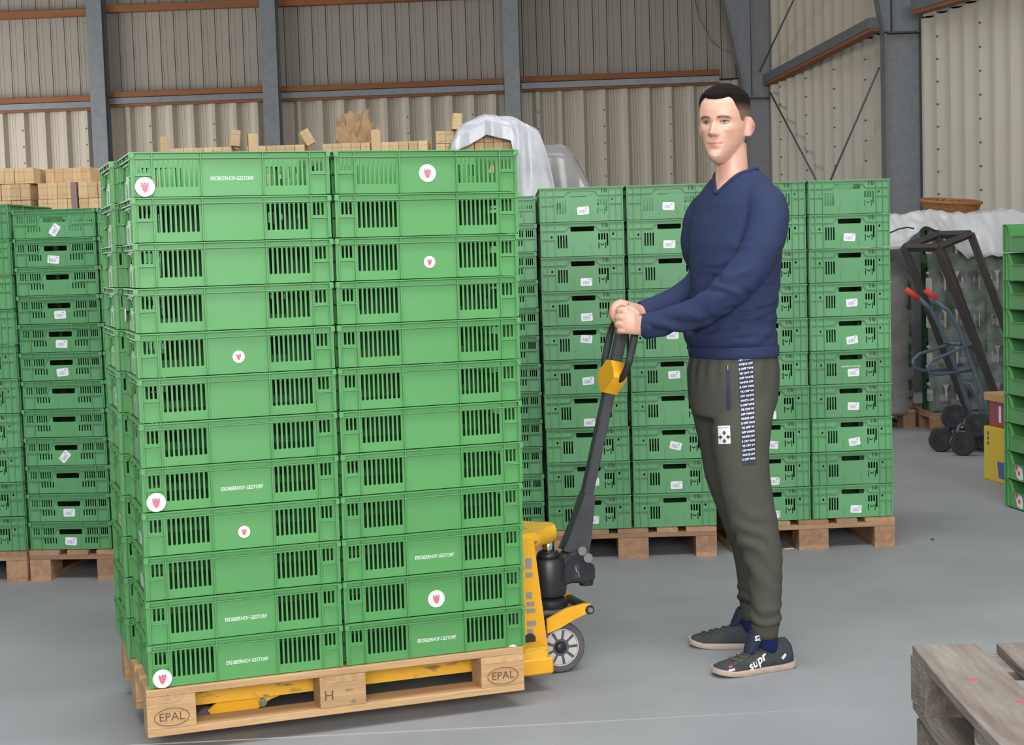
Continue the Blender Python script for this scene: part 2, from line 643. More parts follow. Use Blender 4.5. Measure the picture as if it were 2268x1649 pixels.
def portal(label, Y, pxl, pxr, zs, pxtop, ytop):
    """tapered portal column: web facing the camera, inner flange on the left, splice plate, haunch above"""
    t = trim(label)
    L0, R0 = at(pxl, 300, Y).x, at(pxr, 300, Y).x
    Ltop = at(pxtop, ytop, Y)
    sl = (L0 - Ltop.x) / (Ltop.z - zs)
    t.location = (L0, Y, 0)
    z1 = 6.9
    Lz = L0 - sl * (z1 - zs)
    mb = MB()
    mb.box(L0, R0, Y - .006, Y + .006, 0, zs)
    mb.build('column_web', M['galv'], t, world=True)
    mb = MB()
    mb.prism([(L0, zs), (R0, zs), (R0, z1), (Lz, z1)], Y - .006, Y + .006)
    mb.build('haunch_web', M['galv'], t, world=True)
    mb = MB()
    mb.box(L0 - .016, L0, Y - .10, Y + .10, 0, zs)
    mb.build('inner_flange', M['galv_dark'], t, world=True)
    mb = MB()
    mb.prism([(L0 - .016, zs), (L0, zs), (Lz, z1), (Lz - .016, z1)], Y - .10, Y + .10)
    mb.build('haunch_flange', M['galv_dark'], t, world=True)
    mb = MB()
    mb.box(R0, R0 + .016, Y - .10, Y + .10, 0, z1)
    mb.build('outer_flange', M['galv_dark'], t, world=True)
    mb = MB()
    mb.box(L0 - .02, R0, Y - .10, Y + .03, zs - .008, zs + .008)
    mb.build('splice_plate', M['seam'], t, world=True)
    mb = MB()
    mb.box(L0 + .06, L0 + .07, Y - .09, Y - .004, zs, z1)
    mb.build('stiffener', M['galv_dark'], t, world=True)
    return t


portal('tapered grey steel corner frame rising behind the man', 19.45, 1655, 1714, at(1690, 218, 19.45).z, 1604, 0)
portal('grey steel frame column beside the white covered drinks pallets', 15.3, 1961, 2037, at(1990, 74, 15.3).z, 1944, 0)

# girt along the right wall between the frames, and beyond the second frame
def wr_pt(px, py, Y):
    return at(px, py, Y)


for lab, p0, p1, wood in (('grey steel girt on the side wall between the two frames', at(1702, 174, 19.3), at(1938, 50, 15.35), True),
                          ('timber girt end at the top right beyond the frame column', at(2030, 12, 14.9), at(2300, -70, 12.5), True)):
    t = trim(lab)
    t.location = p0
    mb = MB()
    d = (p1 - p0).normalized()
    u = Vector((0, 0, 1))
    s = d.cross(u).normalized()
    def bar(h0, h1, s0, s1):
        vs = [p + s * a + u * h for p in (p0, p1) for a in (s0, s1) for h in (h0, h1)]
        return vs, [(0, 1, 3, 2), (4, 6, 7, 5), (0, 4, 5, 1), (2, 3, 7, 6), (0, 2, 6, 4), (1, 5, 7, 3)]
    mb.add(*bar(-.05, .05, -.06, .06))
    mb.build('channel', M['galv_dark'], t, world=True)
    mb = MB()
    mb.add(*bar(-.085, -.051, -.06, .05))
    mb.build('batten', M['girt_wood'], t, world=True)

# wind bracing rods and a loose cable
for lab, p0, p1 in (('dark bracing rod slanting down left from the frame column', at(1947, 150, 15.6), at(1800, 490, 17.2)),
                    ('dark bracing rod slanting down right from the corner frame', at(1706, 205, 19.2), at(1850, 480, 17.0)),
                    ('dark bracing rod rising right above the side wall girt', at(1683, 157, 19.2), at(1800, -90, 16.6))):
    mb = MB()
    mb.tube([p0, p1], 0.011, 8)
    o = mb.build('bracing_rod', M['galv_dark'], None, smooth=True)
    tag(o, lab, 'rod')
mb = MB()
mb.tube([at(1535, -20, 20.0), at(1548, 40, 20.0), at(1575, 90, 20.0), at(1600, 108, 19.9), at(1626, 117, 19.75)], 0.006, 6)
tag(mb.build('hanging_cable', M['galv_dark'], None, smooth=True), 'thin cable hanging on the upper back wall beside the corner frame', 'cable')
# ---------------------------------------------------------------- pallets
def board_mesh(name, l, w, h, m, seed=0, rough=0.0):
    """a sawn board, local x along the grain, slightly uneven edges"""
    rs = random.Random(seed)
    n = 7
    rings = []
    c = 0.002
    for k in range(n):
        x = -l / 2 + l * k / (n - 1)
        j = [rs.uniform(-1, 1) * (0.0008 + rough) for _ in range(4)]
        y0, y1, z0, z1 = -w / 2 + j[0], w / 2 + j[1], -h / 2 + j[2] * .3, h / 2 + j[3] * .3
        rings.append([(x, y0 + c, z0), (x, y1 - c, z0), (x, y1, z0 + c), (x, y1, z1 - c), (x, y1 - c, z1), (x, y0 + c, z1), (x, y0, z1 - c), (x, y0, z0 + c)])
    return MB().loft(rings).mesh(name, m)


PALLET_MESH = {}


def pallet_meshes(mk, rough=0.0):
    if mk in PALLET_MESH:
        return PALLET_MESH[mk]
    m = M[mk]
    d = {}
    for w in (.145, .1):
        d['deck', w] = [board_mesh('deck_board', 1.2, w, .022, m, s, rough) for s in range(2)]
        d['bot', w] = [board_mesh('bottom_board', 1.2, w, .022, m, 5 + s, rough) for s in range(2)]
        d['block', w] = [board_mesh('block', .145, w, .078, m, 9 + s, rough) for s in range(2)]
    d['str'] = [board_mesh('stringer', .8, .145, .022, m, 20 + s, rough) for s in range(2)]
    PALLET_MESH[mk] = d
    return d


def euro_pallet(loc, rotz, label, mk, group=None, rough=0.0, skip=()):
    """1200 x 800 four-way pallet; origin at a corner, x along the 1200 side"""
    t = thing('wooden_pallet', label, 'pallet', loc, rotz, group)
    d = pallet_meshes(mk, rough)
    rs = random.Random(hash(label) % 1000 if False else len(label) * 7 + int(abs(loc[0]) * 100))
    R = lambda a: a[rs.randrange(2)]
    parts = {}
    for i, (y, w) in enumerate(((.05, .1), (.4, .145), (.75, .1))):
        parts['bottom', i] = link('bottom_board', R(d['bot', w]), t, (.6, y, .011), (0, 0, rs.choice((0, PI))))
        for k, x in enumerate((.0725, .6, 1.1275)):
            parts['block', k, i] = link('block', R(d['block', w]), t, (x, y, .061))
    for k, x in enumerate((.0725, .6, 1.1275)):
        parts['stringer', k] = link('stringer', R(d['str']), t, (x, .4, .111), (0, 0, PI / 2))
    for i, (y, w) in enumerate(((.0725, .145), (.235, .1), (.4, .145), (.565, .1), (.7275, .145))):
        parts['deck', i] = link('deck_board', R(d['deck', w]), t, (.6, y, .133), (0, 0, rs.choice((0, PI))))
    return t, parts


def stamp(parent, s, size, cx, cz, oval=None, y=-0.0515, bold=0.0):
    """burnt-in stamp on the outer face of a block (block local coordinates)"""
    vs, fs = text_geo(s, size, 'CENTER', bold)
    mb = MB()
    mb.add([(x + cx, y, z + cz) for x, z, _ in vs], fs)
    if oval:
        a, b_ = oval
        pts = [(cx + a * math.cos(2 * PI * k / 28), y, cz + b_ * math.sin(2 * PI * k / 28)) for k in range(28)]
        mb.tube(pts, 0.0011, 4, closed=True)
    return mb.build('stamp', M['brand'], parent)


# ---------------------------------------------------------------- crates
def crate_rings(W, D, H, wall, zr, fins, m, name='rim'):
    """outer rim: top lip, lower rib, small fins between them"""
    mb = MB()
    def ring(z0, z1, out):
        xo, yo = W / 2 - out, D / 2 - out
        xi, yi = W / 2 - wall, D / 2 - wall
        mb.box(-xo, xo, -yo, -yi, z0, z1)
        mb.box(-xo, xo, yi, yo, z0, z1)
        mb.box(-xo, -xi, -yi, yi, z0, z1)
        mb.box(xi, xo, -yi, yi, z0, z1)
    ring(H - .0035, H, 0)
    ring(zr - .003, zr, .0015)
    for x in fins[0]:
        for s in (-1, 1):
            mb.box(x - .0014, x + .0014, min(s * (D / 2 - wall), s * (D / 2 - .001)), max(s * (D / 2 - wall), s * (D / 2 - .001)), zr, H - .0035)
    for y in fins[1]:
        for s in (-1, 1):
            mb.box(min(s * (W / 2 - wall), s * (W / 2 - .001)), max(s * (W / 2 - wall), s * (W / 2 - .001)), y - .0014, y + .0014, zr, H - .0035)
    return mb.mesh(name, m)


def ribbed_panel(name, w, H, holes, vribs, hribs, m, t=.003, extra=None):
    """side of a crate in its own plane: x across, z up, outside towards -y; ribs stand proud"""
    mb = MB()
    vs, fs = panel_geo([(-w / 2, .002), (w / 2, .002), (w / 2, H - .002), (-w / 2, H - .002)], holes, t)
    mb.add(vs, fs)
    for x, z0, z1, p in vribs:
        mb.box(x - .0014, x + .0014, -p, .001, z0, z1)
    for x0, x1, z, p in hribs:
        mb.box(x0, x1, -p, .001, z - .0014, z + .0014)
    if extra:
        for q in extra:
            mb.add(*q)
    return mb.mesh(name, m)


def plate_bar(p0, p1, th, pr):
    """thin raised bar between two points on the panel face"""
    (x0, z0), (x1, z1) = p0, p1
    d = Vector((x1 - x0, z1 - z0)).normalized()
    nx, nz = -d.y * th / 2, d.x * th / 2
    poly = [(x0 + nx, z0 + nz), (x0 - nx, z0 - nz), (x1 - nx, z1 - nz), (x1 + nx, z1 + nz)]
    vs = [(x, -pr, z) for x, z in poly] + [(x, .001, z) for x, z in poly]
    fs = [(0, 1, 2, 3), (7, 6, 5, 4)] + [(k, (k + 1) % 4, 4 + (k + 1) % 4, 4 + k) for k in range(4)]
    return vs, fs


def base_mesh(W, D, wall, m):
    holes = []
    e = wall + .004
    vs, fs = panel_geo([(-W / 2 + e, -D / 2 + e), (W / 2 - e, -D / 2 + e), (W / 2 - e, D / 2 - e), (-W / 2 + e, D / 2 - e)], holes, .004)
    mb = MB()
    mb.add([(x, z, y + .004) for x, y, z in vs], fs)
    return mb.mesh('base', m)


def crate_type_a(m):
    W, D, H, wl = .597, .398, .1328, .012
    zr = H - .017
    d = {'dims': (W, D, H, wl)}
    w = W - 2 * wl + .004
    holes = []
    X = lambda fr: (fr - .5) * W
    zt = zr - .006
    for a, b_, n in ((.118, .335, 9), (.665, .882, 9)):
        for k in range(n):
            holes.append(slot(X(a + (b_ - a) * (k + .5) / n), H - .103, zt, .0086))
    for a, b_, n in ((.032, .096, 3), (.904, .968, 3)):
        for k in range(n):
            holes.append(slot(X(a + (b_ - a) * (k + .5) / n), H - .061, zt, .0076))
    vr = [(X(f), .003, zr, .0095) for f in (.105, .345, .655, .895)] + [(X(.018), .003, zr, .0105), (X(.982), .003, zr, .0105)]
    hr = [(X(.018), X(.105), H - .069, .0095), (X(.895), X(.982), H - .069, .0095)]
    d['side'] = ribbed_panel('side_panel', w, H, holes, vr, hr, m)
    w2 = D - 2 * wl + .004
    Y = lambda fr: (fr - .5) * D
    Z = lambda fr: H * (1 - fr)
    holes = [rect(Y(.36), Y(.64), Z(.45), Z(.27), .004)]
    for a, b_, n, f0, f1 in ((.04, .125, 3, .47, .22), (.16, .30, 5, .47, .22), (.70, .84, 5, .47, .22), (.865, .96, 4, .47, .22),
                             (.165, .335, 5, .78, .57), (.665, .835, 5, .78, .57)):
        for k in range(n):
            holes.append(slot(Y(a + (b_ - a) * (k + .5) / n), Z(f0), Z(f1), .0060))
    vr = [(Y(.143), .003, zr, .0095), (Y(.852), .003, zr, .0095), (Y(.02), .003, zr, .0105), (Y(.98), .003, zr, .0105)]
    hr = [(Y(.02), Y(.285), Z(.52), .009), (Y(.715), Y(.98), Z(.52), .009)]
    ex = [plate_bar((Y(.285), Z(.52)), (Y(.335), Z(.22)), .003, .007), plate_bar((Y(.715), Z(.52)), (Y(.665), Z(.22)), .003, .007),
          plate_bar((Y(.335), Z(.22)), (Y(.665), Z(.22)), .003, .007), plate_bar((Y(.42), Z(.62)), (Y(.43), Z(.96)), .002, .0025),
          plate_bar((Y(.62), Z(.58)), (Y(.62), Z(.96)), .002, .0025)]
    d['end'] = ribbed_panel('end_panel', w2, H, holes, vr, hr, m, extra=ex)
    d['rim'] = crate_rings(W, D, H, wl, zr, ([X(f) for f in (.0, .105, .345, .655, .895, 1)], [Y(f) for f in (.0, .143, .35, .65, .852, 1)]), m)
    d['base'] = base_mesh(W, D, wl, m)
    return d


def crate_type_b(m):
    W, D, H, wl = .597, .400, .1625, .012
    zr = H - .004
    d = {'dims': (W, D, H, wl)}
    Y = lambda fr: (fr - .5) * D
    Z = lambda fr: H * (1 - fr)
    w2 = D - 2 * wl + .004
    holes = [rect(Y(.362), Y(.642), Z(.275), Z(.135), .004)]
    for k in range(4):
        holes.append(slot(Y(.20 + .127 * (k + .5) / 4), Z(.75), Z(.37), .0075))
    for k in range(3):
        holes.append(slot(Y(.682 + .13 * (k + .5) / 4), Z(.53), Z(.34), .0082))
    holes.append(slot(Y(.682 + .13 * 3.5 / 4), Z(.71), Z(.34), .0075))
    holes.append(slot(Y(.694), Z(.79), Z(.60), .0042))
    holes.append(slot(Y(.774), Z(.79), Z(.60), .0042))
    holes.append([(Y(.712), Z(.63)), (Y(.734), Z(.675)), (Y(.756), Z(.63)), (Y(.756), Z(.665)), (Y(.734), Z(.705)), (Y(.712), Z(.665))])
    holes.append(rect(Y(.126), Y(.148), Z(.455), Z(.385), .002))
    holes.append(rect(Y(.855), Y(.877), Z(.40), Z(.33), .002))
    vr = [(Y(f), .003, zr, .0095) for f in (.02, .085, .18, .83, .91, .98)]
    hr = [(Y(.02), Y(.30), Z(.235), .0095), (Y(.70), Y(.98), Z(.235), .0095), (Y(.02), Y(.18), Z(.50), .009), (Y(.83), Y(.98), Z(.49), .009)]
    ex = [plate_bar((Y(.30), Z(.235)), (Y(.335), Z(.115)), .003, .009), plate_bar((Y(.70), Z(.235)), (Y(.665), Z(.115)), .003, .009),
          plate_bar((Y(.335), Z(.115)), (Y(.665), Z(.115)), .003, .009),
          plate_bar((Y(.40), Z(.64)), (Y(.385), Z(.96)), .002, .003), plate_bar((Y(.60), Z(.64)), (Y(.615), Z(.96)), .002, .003)]
    d['end'] = ribbed_panel('end_panel', w2, H, holes, vr, hr, m, extra=ex)
    X = lambda fr: (fr - .5) * W
    holes = []
    for a, b_, n in ((.08, .33, 9), (.67, .92, 9)):
        for k in range(n):
            holes.append(slot(X(a + (b_ - a) * (k + .5) / n), Z(.80), Z(.33), .010))
    vr = [(X(f), .003, zr, .0095) for f in (.018, .06, .35, .65, .94, .982)]
    hr = [(X(.018), X(.982), Z(.235), .0095)]
    d['side'] = ribbed_panel('side_panel', W - 2 * wl + .004, H, holes, vr, hr, m)
    d['rim'] = crate_rings(W, D, H, wl, zr, ([], []), m)
    d['base'] = base_mesh(W, D, wl, m)
    vs, fs = text_geo('16', .036, 'CENTER', .0011)
    mb = MB()
    mb.add([(x * .95 + Y(.765), -.0016, z + Z(.10)) for x, z, _ in vs], fs)
    d['number'] = mb.mesh('moulded_number', M['dark_letter'])
    return d


CA = crate_type_a(M['green'])
CAF = crate_type_a(M['green_far'])
CB = crate_type_b(M['green_far'])

ORD = ['topmost', 'second from top', 'third from top', 'fourth from top', 'fifth from top', 'sixth from top', 'seventh from top',
       'eighth from top', 'ninth from top', 'tenth from top', 'eleventh from top', 'lowest']


def strawberry_geo(R):
    """white disc carries a lattice strawberry with a small crown"""
    red, navy = MB(), MB()
    s = R * .105
    def inside(x, z):
        if z > .26 * R:
            return False
        zz = (z + .56 * R) / (.80 * R)
        return zz > 0 and abs(x) < R * .44 * min(1, (max(zz, 0)) ** .5)
    for i in range(-7, 8):
        for k in range(-7, 8):
            x = (i - k) * s * .74
            z = (i + k) * s * .74 - R * .08
            if inside(x, z):
                h = s * .66
                red.add([(x - h, 0, z), (x, 0, z - h), (x + h, 0, z), (x, 0, z + h)], [(0, 1, 2, 3)])
    for k in range(-2, 3):
        x = k * R * .16
        navy.add([(x - R * .085, 0, R * .30), (x + R * .085, 0, R * .30), (x, 0, R * (.50 if k % 2 == 0 else .40))], [(0, 1, 2)])
    return red, navy


def disc_sticker(parent, R, x, z, y=-.0012):
    mb = MB()
    n = 32
    vs = [(R * math.cos(2 * PI * k / n), yy, R * math.sin(2 * PI * k / n)) for yy in (0, .0008) for k in range(n)]
    mb.add(vs, [tuple(range(n)), tuple(range(2 * n - 1, n - 1, -1))] + [(k, (k + 1) % n, n + (k + 1) % n, n + k) for k in range(n)])
    st = mb.build('sticker', M['white'], parent)
    st.location = (x, y, z)
    st['label'] = 'round white strawberry sticker'
    red, navy = strawberry_geo(R)
    for g, nm, mm in ((red, 'strawberry_print', M['red_print']), (navy, 'crown_print', M['navy_print'])):
        o = g.mesh(nm, mm)
        c = bpy.data.objects.new(nm, o)
        COL.objects.link(c)
        c.parent = st
        c.location = (0, -.0003, 0)
    return st


LABEL_MESH = {}


def bar_label(parent, x, z, ang, y=-.0012, sc=1.0, seed=0):
    """small white barcode label; print is grouped bars and a code square"""
    if 'plate' not in LABEL_MESH:
        mb = MB()
        w, h, c = .028, .0185, .004
        poly = [(-w, -h + c), (-w + c, -h), (w - c, -h), (w, -h + c), (w, h - c), (w - c, h), (-w + c, h), (-w, h - c)]
        mb.prism(poly, 0, .0008)
        LABEL_MESH['plate'] = mb.mesh('label_sticker', M['white'])
        rs = random.Random(3)
        mb = MB()
        xx = -.019
        while xx < .013:
            w_ = rs.choice((.0008, .0014, .002))
            mb.add([(xx, 0, -.011), (xx + w_, 0, -.011), (xx + w_, 0, .005), (xx, 0, .005)], [(0, 1, 2, 3)])
            xx += w_ + rs.choice((.0008, .0012, .002))
        mb.add([(.011, 0, .007), (.019, 0, .007), (.019, 0, .014), (.011, 0, .014)], [(0, 1, 2, 3)])
        LABEL_MESH['bars'] = mb.mesh('barcode', M['bar'])
    st = link('label_sticker', LABEL_MESH['plate'], parent, (x, y, z), (0, math.radians(-ang), 0))
    st.scale = (sc, 1, sc)
    link('barcode', LABEL_MESH['bars'], st, (0, -.0003, 0))
    return st


TXT = text_geo('ERDBEERHOF-GESTORF', .0165, 'CENTER', .00012)
mb = MB()
mb.add([(x * .74, 0, z) for x, z, _ in TXT[0]], TXT[1])
TXT_MESH = mb.mesh('lettering', M['letter'])
TXT_SMALL = MB().add([(x * .86 * .62, 0, z * .62) for x, z, _ in TXT[0]], TXT[1]).mesh('lettering', M['letter'])

N_CRATE = [0]


def crate(cd, loc, rotz, label, group, number=None):
    """stacking crate: base, rim, two long sides, two short ends (each its own part)"""
    W, D, H, wl = cd['dims']
    t = thing('stacking_crate', label, 'crate', loc, rotz, group)
    link('base', cd['base'], t)
    link('rim', cd['rim'], t)
    p = {}
    p['front'] = link('side_panel', cd['side'], t, (0, -D / 2 + wl, 0))
    p['back'] = link('side_panel', cd['side'], t, (0, D / 2 - wl, 0), (0, 0, PI))
    p['left'] = link('end_panel', cd['end'], t, (-W / 2 + wl, 0, 0), (0, 0, -PI / 2))
    p['right'] = link('end_panel', cd['end'], t, (W / 2 - wl, 0, 0), (0, 0, PI / 2))
    if number:
        link('moulded_number', cd['number'], p[number])
    return t, p


# ---------------------------------------------------------------- the loaded pallet on the truck
FP = Vector((-1.1242, 4.5785, 0))
FYAW = 0.3362
LIFT = 0.0557
RZ = Matrix.Rotation(FYAW, 3, 'Z')


def fp(dx, dy, z):
    v = RZ @ Vector((dx, dy, 0))
    return Vector((FP.x + v.x, FP.y + v.y, z))


front_pallet, fparts = euro_pallet((FP.x, FP.y, LIFT), FYAW, 'light wooden pallet raised on the yellow truck under the tall crates', 'wood')
stamp(fparts['block', 0, 0], 'EPAL', .036, 0, -.004, (.052, .027))
stamp(fparts['block', 2, 0], 'EPAL', .036, 0, -.004, (.052, .027))
stamp(fparts['block', 1, 0], 'IPPC', .012, .02, .010)
stamp(fparts['block', 1, 0], '103', .013, .03, -.026)
stamp(fparts['block', 1, 0], 'H', .045, -.045, 0)

front_text = {('l', 0), ('l', 7), ('l', 10), ('l', 11), ('r', 9), ('r', 11)}
big_corner = {('l', 0), ('l', 7), ('l', 11)}
big_mid = {('r', 0), ('r', 10)}
small_mid = {('l', 4), ('l', 8), ('r', 2)}
NROW = 12
STEP = .1334
for col in ('l', 'r', 'bl', 'br'):
    for r in range(NROW):
        k = NROW - 1 - r                             # height index
        rs = random.Random(r * 7 + len(col) * 31 + ord(col[-1]))
        lean = .0234 * (k + .5) / 12
        dx = {'l': .306, 'r': .912, 'bl': .282, 'br': .905}[col] + lean + rs.uniform(-.0018, .0018)
        dy = {'l': .2, 'r': .2, 'bl': .604, 'br': .604}[col] + rs.uniform(-.0012, .0012)
        what = ''
        if (col, r) in big_corner:
            what = ', lettering and corner sticker'
        elif (col, r) in big_mid:
            what = ', big strawberry sticker'
        elif (col, r) in small_mid:
            what = ', small strawberry sticker'
        elif (col, r) in front_text:
            what = ', white lettering'
        place = {'l': 'front left column', 'r': 'front right column', 'bl': 'rear left column', 'br': 'rear right column'}[col]
        lab = 'green crate %s in truck load %s%s' % (ORD[r], place, what)
        t, p = crate(CA, fp(dx, dy, LIFT + .1445 + k * STEP), FYAW + rs.uniform(-.003, .003), lab, 'crates stacked on the pallet truck')
        H = CA['dims'][2]
        if (col, r) in front_text:
            link('lettering', TXT_MESH, p['front'], (0, -.0006, H * .40))
        if (col, r) in big_corner:
            disc_sticker(p['front'], .0285, -.258, .031, -.0108)
        if (col, r) in big_mid:
            disc_sticker(p['front'], .0275, .0 if r == 0 else .004, .062 if r == 0 else .05)
        if (col, r) in small_mid:
            disc_sticker(p['front'], .0185, .003, .052)
        if col == 'l' and r in (0, 2):
            bar_label(p['left'], .10, .05, 5 if r else 80, sc=1.1)
        if col == 'l' and r == 3:
            disc_sticker(p['left'], .022, -.12, .05, -.0108)
        if col == 'bl' and r in (5, 8):
            bar_label(p['left'], .02, .03, 0)
        if col == 'l' and r in (8, 9):
            bar_label(p['left'], .0, .03, 0)

# ---------------------------------------------------------------- stacks along the back
def back_stack(org, yaw, cols, rows, cd, step, place, group, seed, labels=None, texts=()):
    """org: front left corner of the pallet on the floor; crates with their short ends to the camera"""
    U = Vector((math.cos(yaw), math.sin(yaw), 0))
    V = Vector((-math.sin(yaw), math.cos(yaw), 0))
    W, D, H, wl = cd['dims']
    for ci, x0 in cols:
        for r in range(rows):
            k = rows - 1 - r
            rs = random.Random(seed + ci * 100 + r)
            o = Vector((org[0], org[1], 0)) + U * (x0 + rs.uniform(-.002, .002)) + V * (W / 2 + .004 + rs.uniform(-.003, .003))
            o.z = .1445 + k * step
            ordn = ORD[r] if r < rows - 1 else 'lowest'
            lb = labels.get((ci, r)) if labels else None
            what = ''
            if lb is not None:
                what = ' with slanted label' if abs(lb[2]) > 20 else ' with white label'
            if (ci, r) in texts:
                what = ' with lettering and label'
            lab = 'green crate %s in %s%s' % (ordn, place[ci], what)
            # local +x of the crate points away from the camera, so the 'left' end faces the lens
            t, p = crate(cd, o, yaw + PI / 2 + rs.uniform(-.004, .004), lab, group, 'left' if 'number' in cd else None)
            if lb is not None:
                bar_label(p['left'], (lb[0] - .5) * D, H * (1 - lb[1]), lb[2])
            if (ci, r) in texts:
                link('lettering', TXT_SMALL, p['left'], (0, -.0008, H * .52))


def plain_crate_mesh(cd, name):
    """joined crate for the unseen rear halves; ends left solid to keep light from the openings"""
    W, D, H, wl = cd['dims']
    mb = MB()
    def put(me, M_):
        mb.add([M_ @ v.co for v in me.vertices], [tuple(p.vertices) for p in me.polygons])
    put(cd['base'], Matrix())
    put(cd['rim'], Matrix())
    put(cd['side'], Matrix.Translation((0, -D / 2 + wl, 0)))
    put(cd['side'], Matrix.Translation((0, D / 2 - wl, 0)) @ Matrix.Rotation(PI, 4, 'Z'))
    mb.box(-W / 2 + wl, -W / 2 + wl + .003, -D / 2 + wl, D / 2 - wl, .002, H - .002)
    mb.box(W / 2 - wl - .003, W / 2 - wl, -D / 2 + wl, D / 2 - wl, .002, H - .002)
    return mb.mesh(name, M['green_far'])


PLAIN_A, PLAIN_B = plain_crate_mesh(CAF, 'stacking_crate'), plain_crate_mesh(CB, 'stacking_crate')


def rear_half(org, yaw, cols, rows, me, step, label, group):
    U = Vector((math.cos(yaw), math.sin(yaw), 0))
    V = Vector((-math.sin(yaw), math.cos(yaw), 0))
    for x0 in cols:
        for k in range(rows):
            o = Vector((org[0], org[1], .1445 + k * step)) + U * x0 + V * (.603 + .3005)
            tag(link('stacking_crate', me, None, o, (0, 0, yaw + PI / 2)), label, 'crate', group)


rear_half((-2.308, 7.289), -.100, (.2, .605), 12, PLAIN_A, .1334, 'green crate in the rear half of the back left pallet', 'hidden rear crates, back left pallet')
rear_half((-1.492, 6.80), -.02, (.2, .605), 12, PLAIN_A, .1334, 'green crate fully hidden behind the loaded truck', 'hidden crates straight behind the truck')  # unseen crates added so the slots of the truck load turn dark
euro_pallet((-1.492 + .82, 7.40, 0), PI / 2 - .02, 'brown wooden pallet hidden behind the loaded truck', 'wood_old')
rear_half((-.668, 7.45), -.02, (.605,), 12, PLAIN_A, .1334, 'green crate in the rear half of the pallet behind the truck', 'hidden rear crates, pallet behind the truck')
rear_half((.150, 7.3755), 0.0, (.2, .612), 10, PLAIN_B, .1632, 'green crate in the rear half of the pallet behind the handle', 'hidden rear crates, pallet behind the handle')
rear_half((1.0379, 7.436), .062, (.192, .600), 10, PLAIN_B, .1632, 'green crate in the rear half of the pallet behind the man', 'hidden rear crates, pallet behind the man')
LA = {(0, 0): (.50, .72, 55), (0, 1): (.47, .75, -6), (0, 3): (.51, .68, 2), (0, 4): (.51, .70, -3), (0, 5): (.51, .70, 6),
      (0, 8): (.48, .68, 48), (0, 10): (.50, .68, 0), (0, 11): (.50, .70, -4)}
back_stack((-2.308, 7.289), -.100, ((0, .2), (1, .605)), 12, CAF, .1334,
           {0: 'rear stack left of the loaded truck', 1: 'rear stack half hidden by the loaded truck'}, 'crates stacked at the back left', 50, LA)
euro_pallet((-2.308 + .80 * math.cos(-.1), 7.289 + .80 * math.sin(-.1), 0), PI / 2 - .100,
            'brown wooden pallet under the rear left label crates', 'wood_old')
# leftmost pallet, cut by the picture edge
c0, s0 = math.cos(-.06), math.sin(-.06)
l0 = (-2.318 - .8 * c0, 7.275 - .8 * s0)
back_stack(l0, -.06, ((0, .60),), 10, CB, .1632, {0: 'numbered stack at the left picture edge'}, 'numbered crates at the left edge', 90)
euro_pallet((-2.318, 7.275, 0), PI / 2 - .06, 'brown wooden pallet at the left picture edge', 'wood_old')
# the stack peeking out between the loaded truck and the numbered stacks
back_stack((-.668, 7.45), -.02, ((0, .2), (1, .605)), 12, CAF, .1334,
           {0: 'stack hidden behind the loaded truck', 1: 'narrow stack showing right of the loaded truck'}, 'crates behind the loaded truck', 130)
euro_pallet((-.668 + .81, 7.45, 0), PI / 2 - .02, 'brown wooden pallet behind the yellow truck body', 'wood_old')
LR1 = {(0, 0): (.52, .68, 4), (0, 2): (.54, .74, 0), (0, 3): (.535, .76, 2), (0, 4): (.52, .40, -6), (0, 5): (.53, .62, 4), (0, 6): (.54, .84, 0),
       (0, 8): (.55, .60, 0), (0, 9): (.54, .72, 0),
       (1, 0): (.50, .62, -3), (1, 1): (.50, .72, -2), (1, 4): (.52, .36, 0), (1, 5): (.52, .52, 3), (1, 7): (.52, .60, -14), (1, 8): (.52, .76, 0)}
back_stack((.150, 7.3755), 0.0, ((0, .2), (1, .612)), 10, CB, .1632,
           {0: 'rear stack left of the truck handle', 1: 'rear stack right of the truck handle'}, 'numbered crates behind the truck handle', 170, LR1)
euro_pallet((.150 + .806, 7.3755, 0), PI / 2, 'reddish wooden pallet behind the truck handle', 'wood_old')
LR2 = {(0, 6): (.52, .84, 0), (0, 7): (.54, .72, -5), (0, 8): (.55, .80, 0), (0, 9): (.55, .80, 0),
       (1, 1): (.50, .68, -4), (1, 3): (.52, .60, 4), (1, 4): (.52, .70, 8), (1, 5): (.53, .66, 3), (1, 6): (.53, .66, -2), (1, 7): (.53, .72, 8), (1, 9): (.54, .74, -3)}
back_stack((1.0379, 7.436), .062, ((0, .192), (1, .600)), 10, CB, .1632,
           {0: 'rear stack behind the man', 1: 'rear stack right of the man'}, 'numbered crates behind the man', 210, LR2, {(1, 5)})
euro_pallet((1.0379 + .80 * math.cos(.062), 7.436 + .80 * math.sin(.062), 0), PI / 2 + .062,
            'reddish wooden pallet under the stacks behind the man', 'wood_old')
mb = MB()
pc = at(1717, 1016, 7.42)
mb.cbox(-.035, .035, -.004, .002, -.009, .009, .001)
o = mb.build('wood_strip', M['punnet'])
o.location = (pc.x, 7.478, pc.z)
tag(o, 'thin pale wood strip stuck to a crate behind the man', 'wood strip')

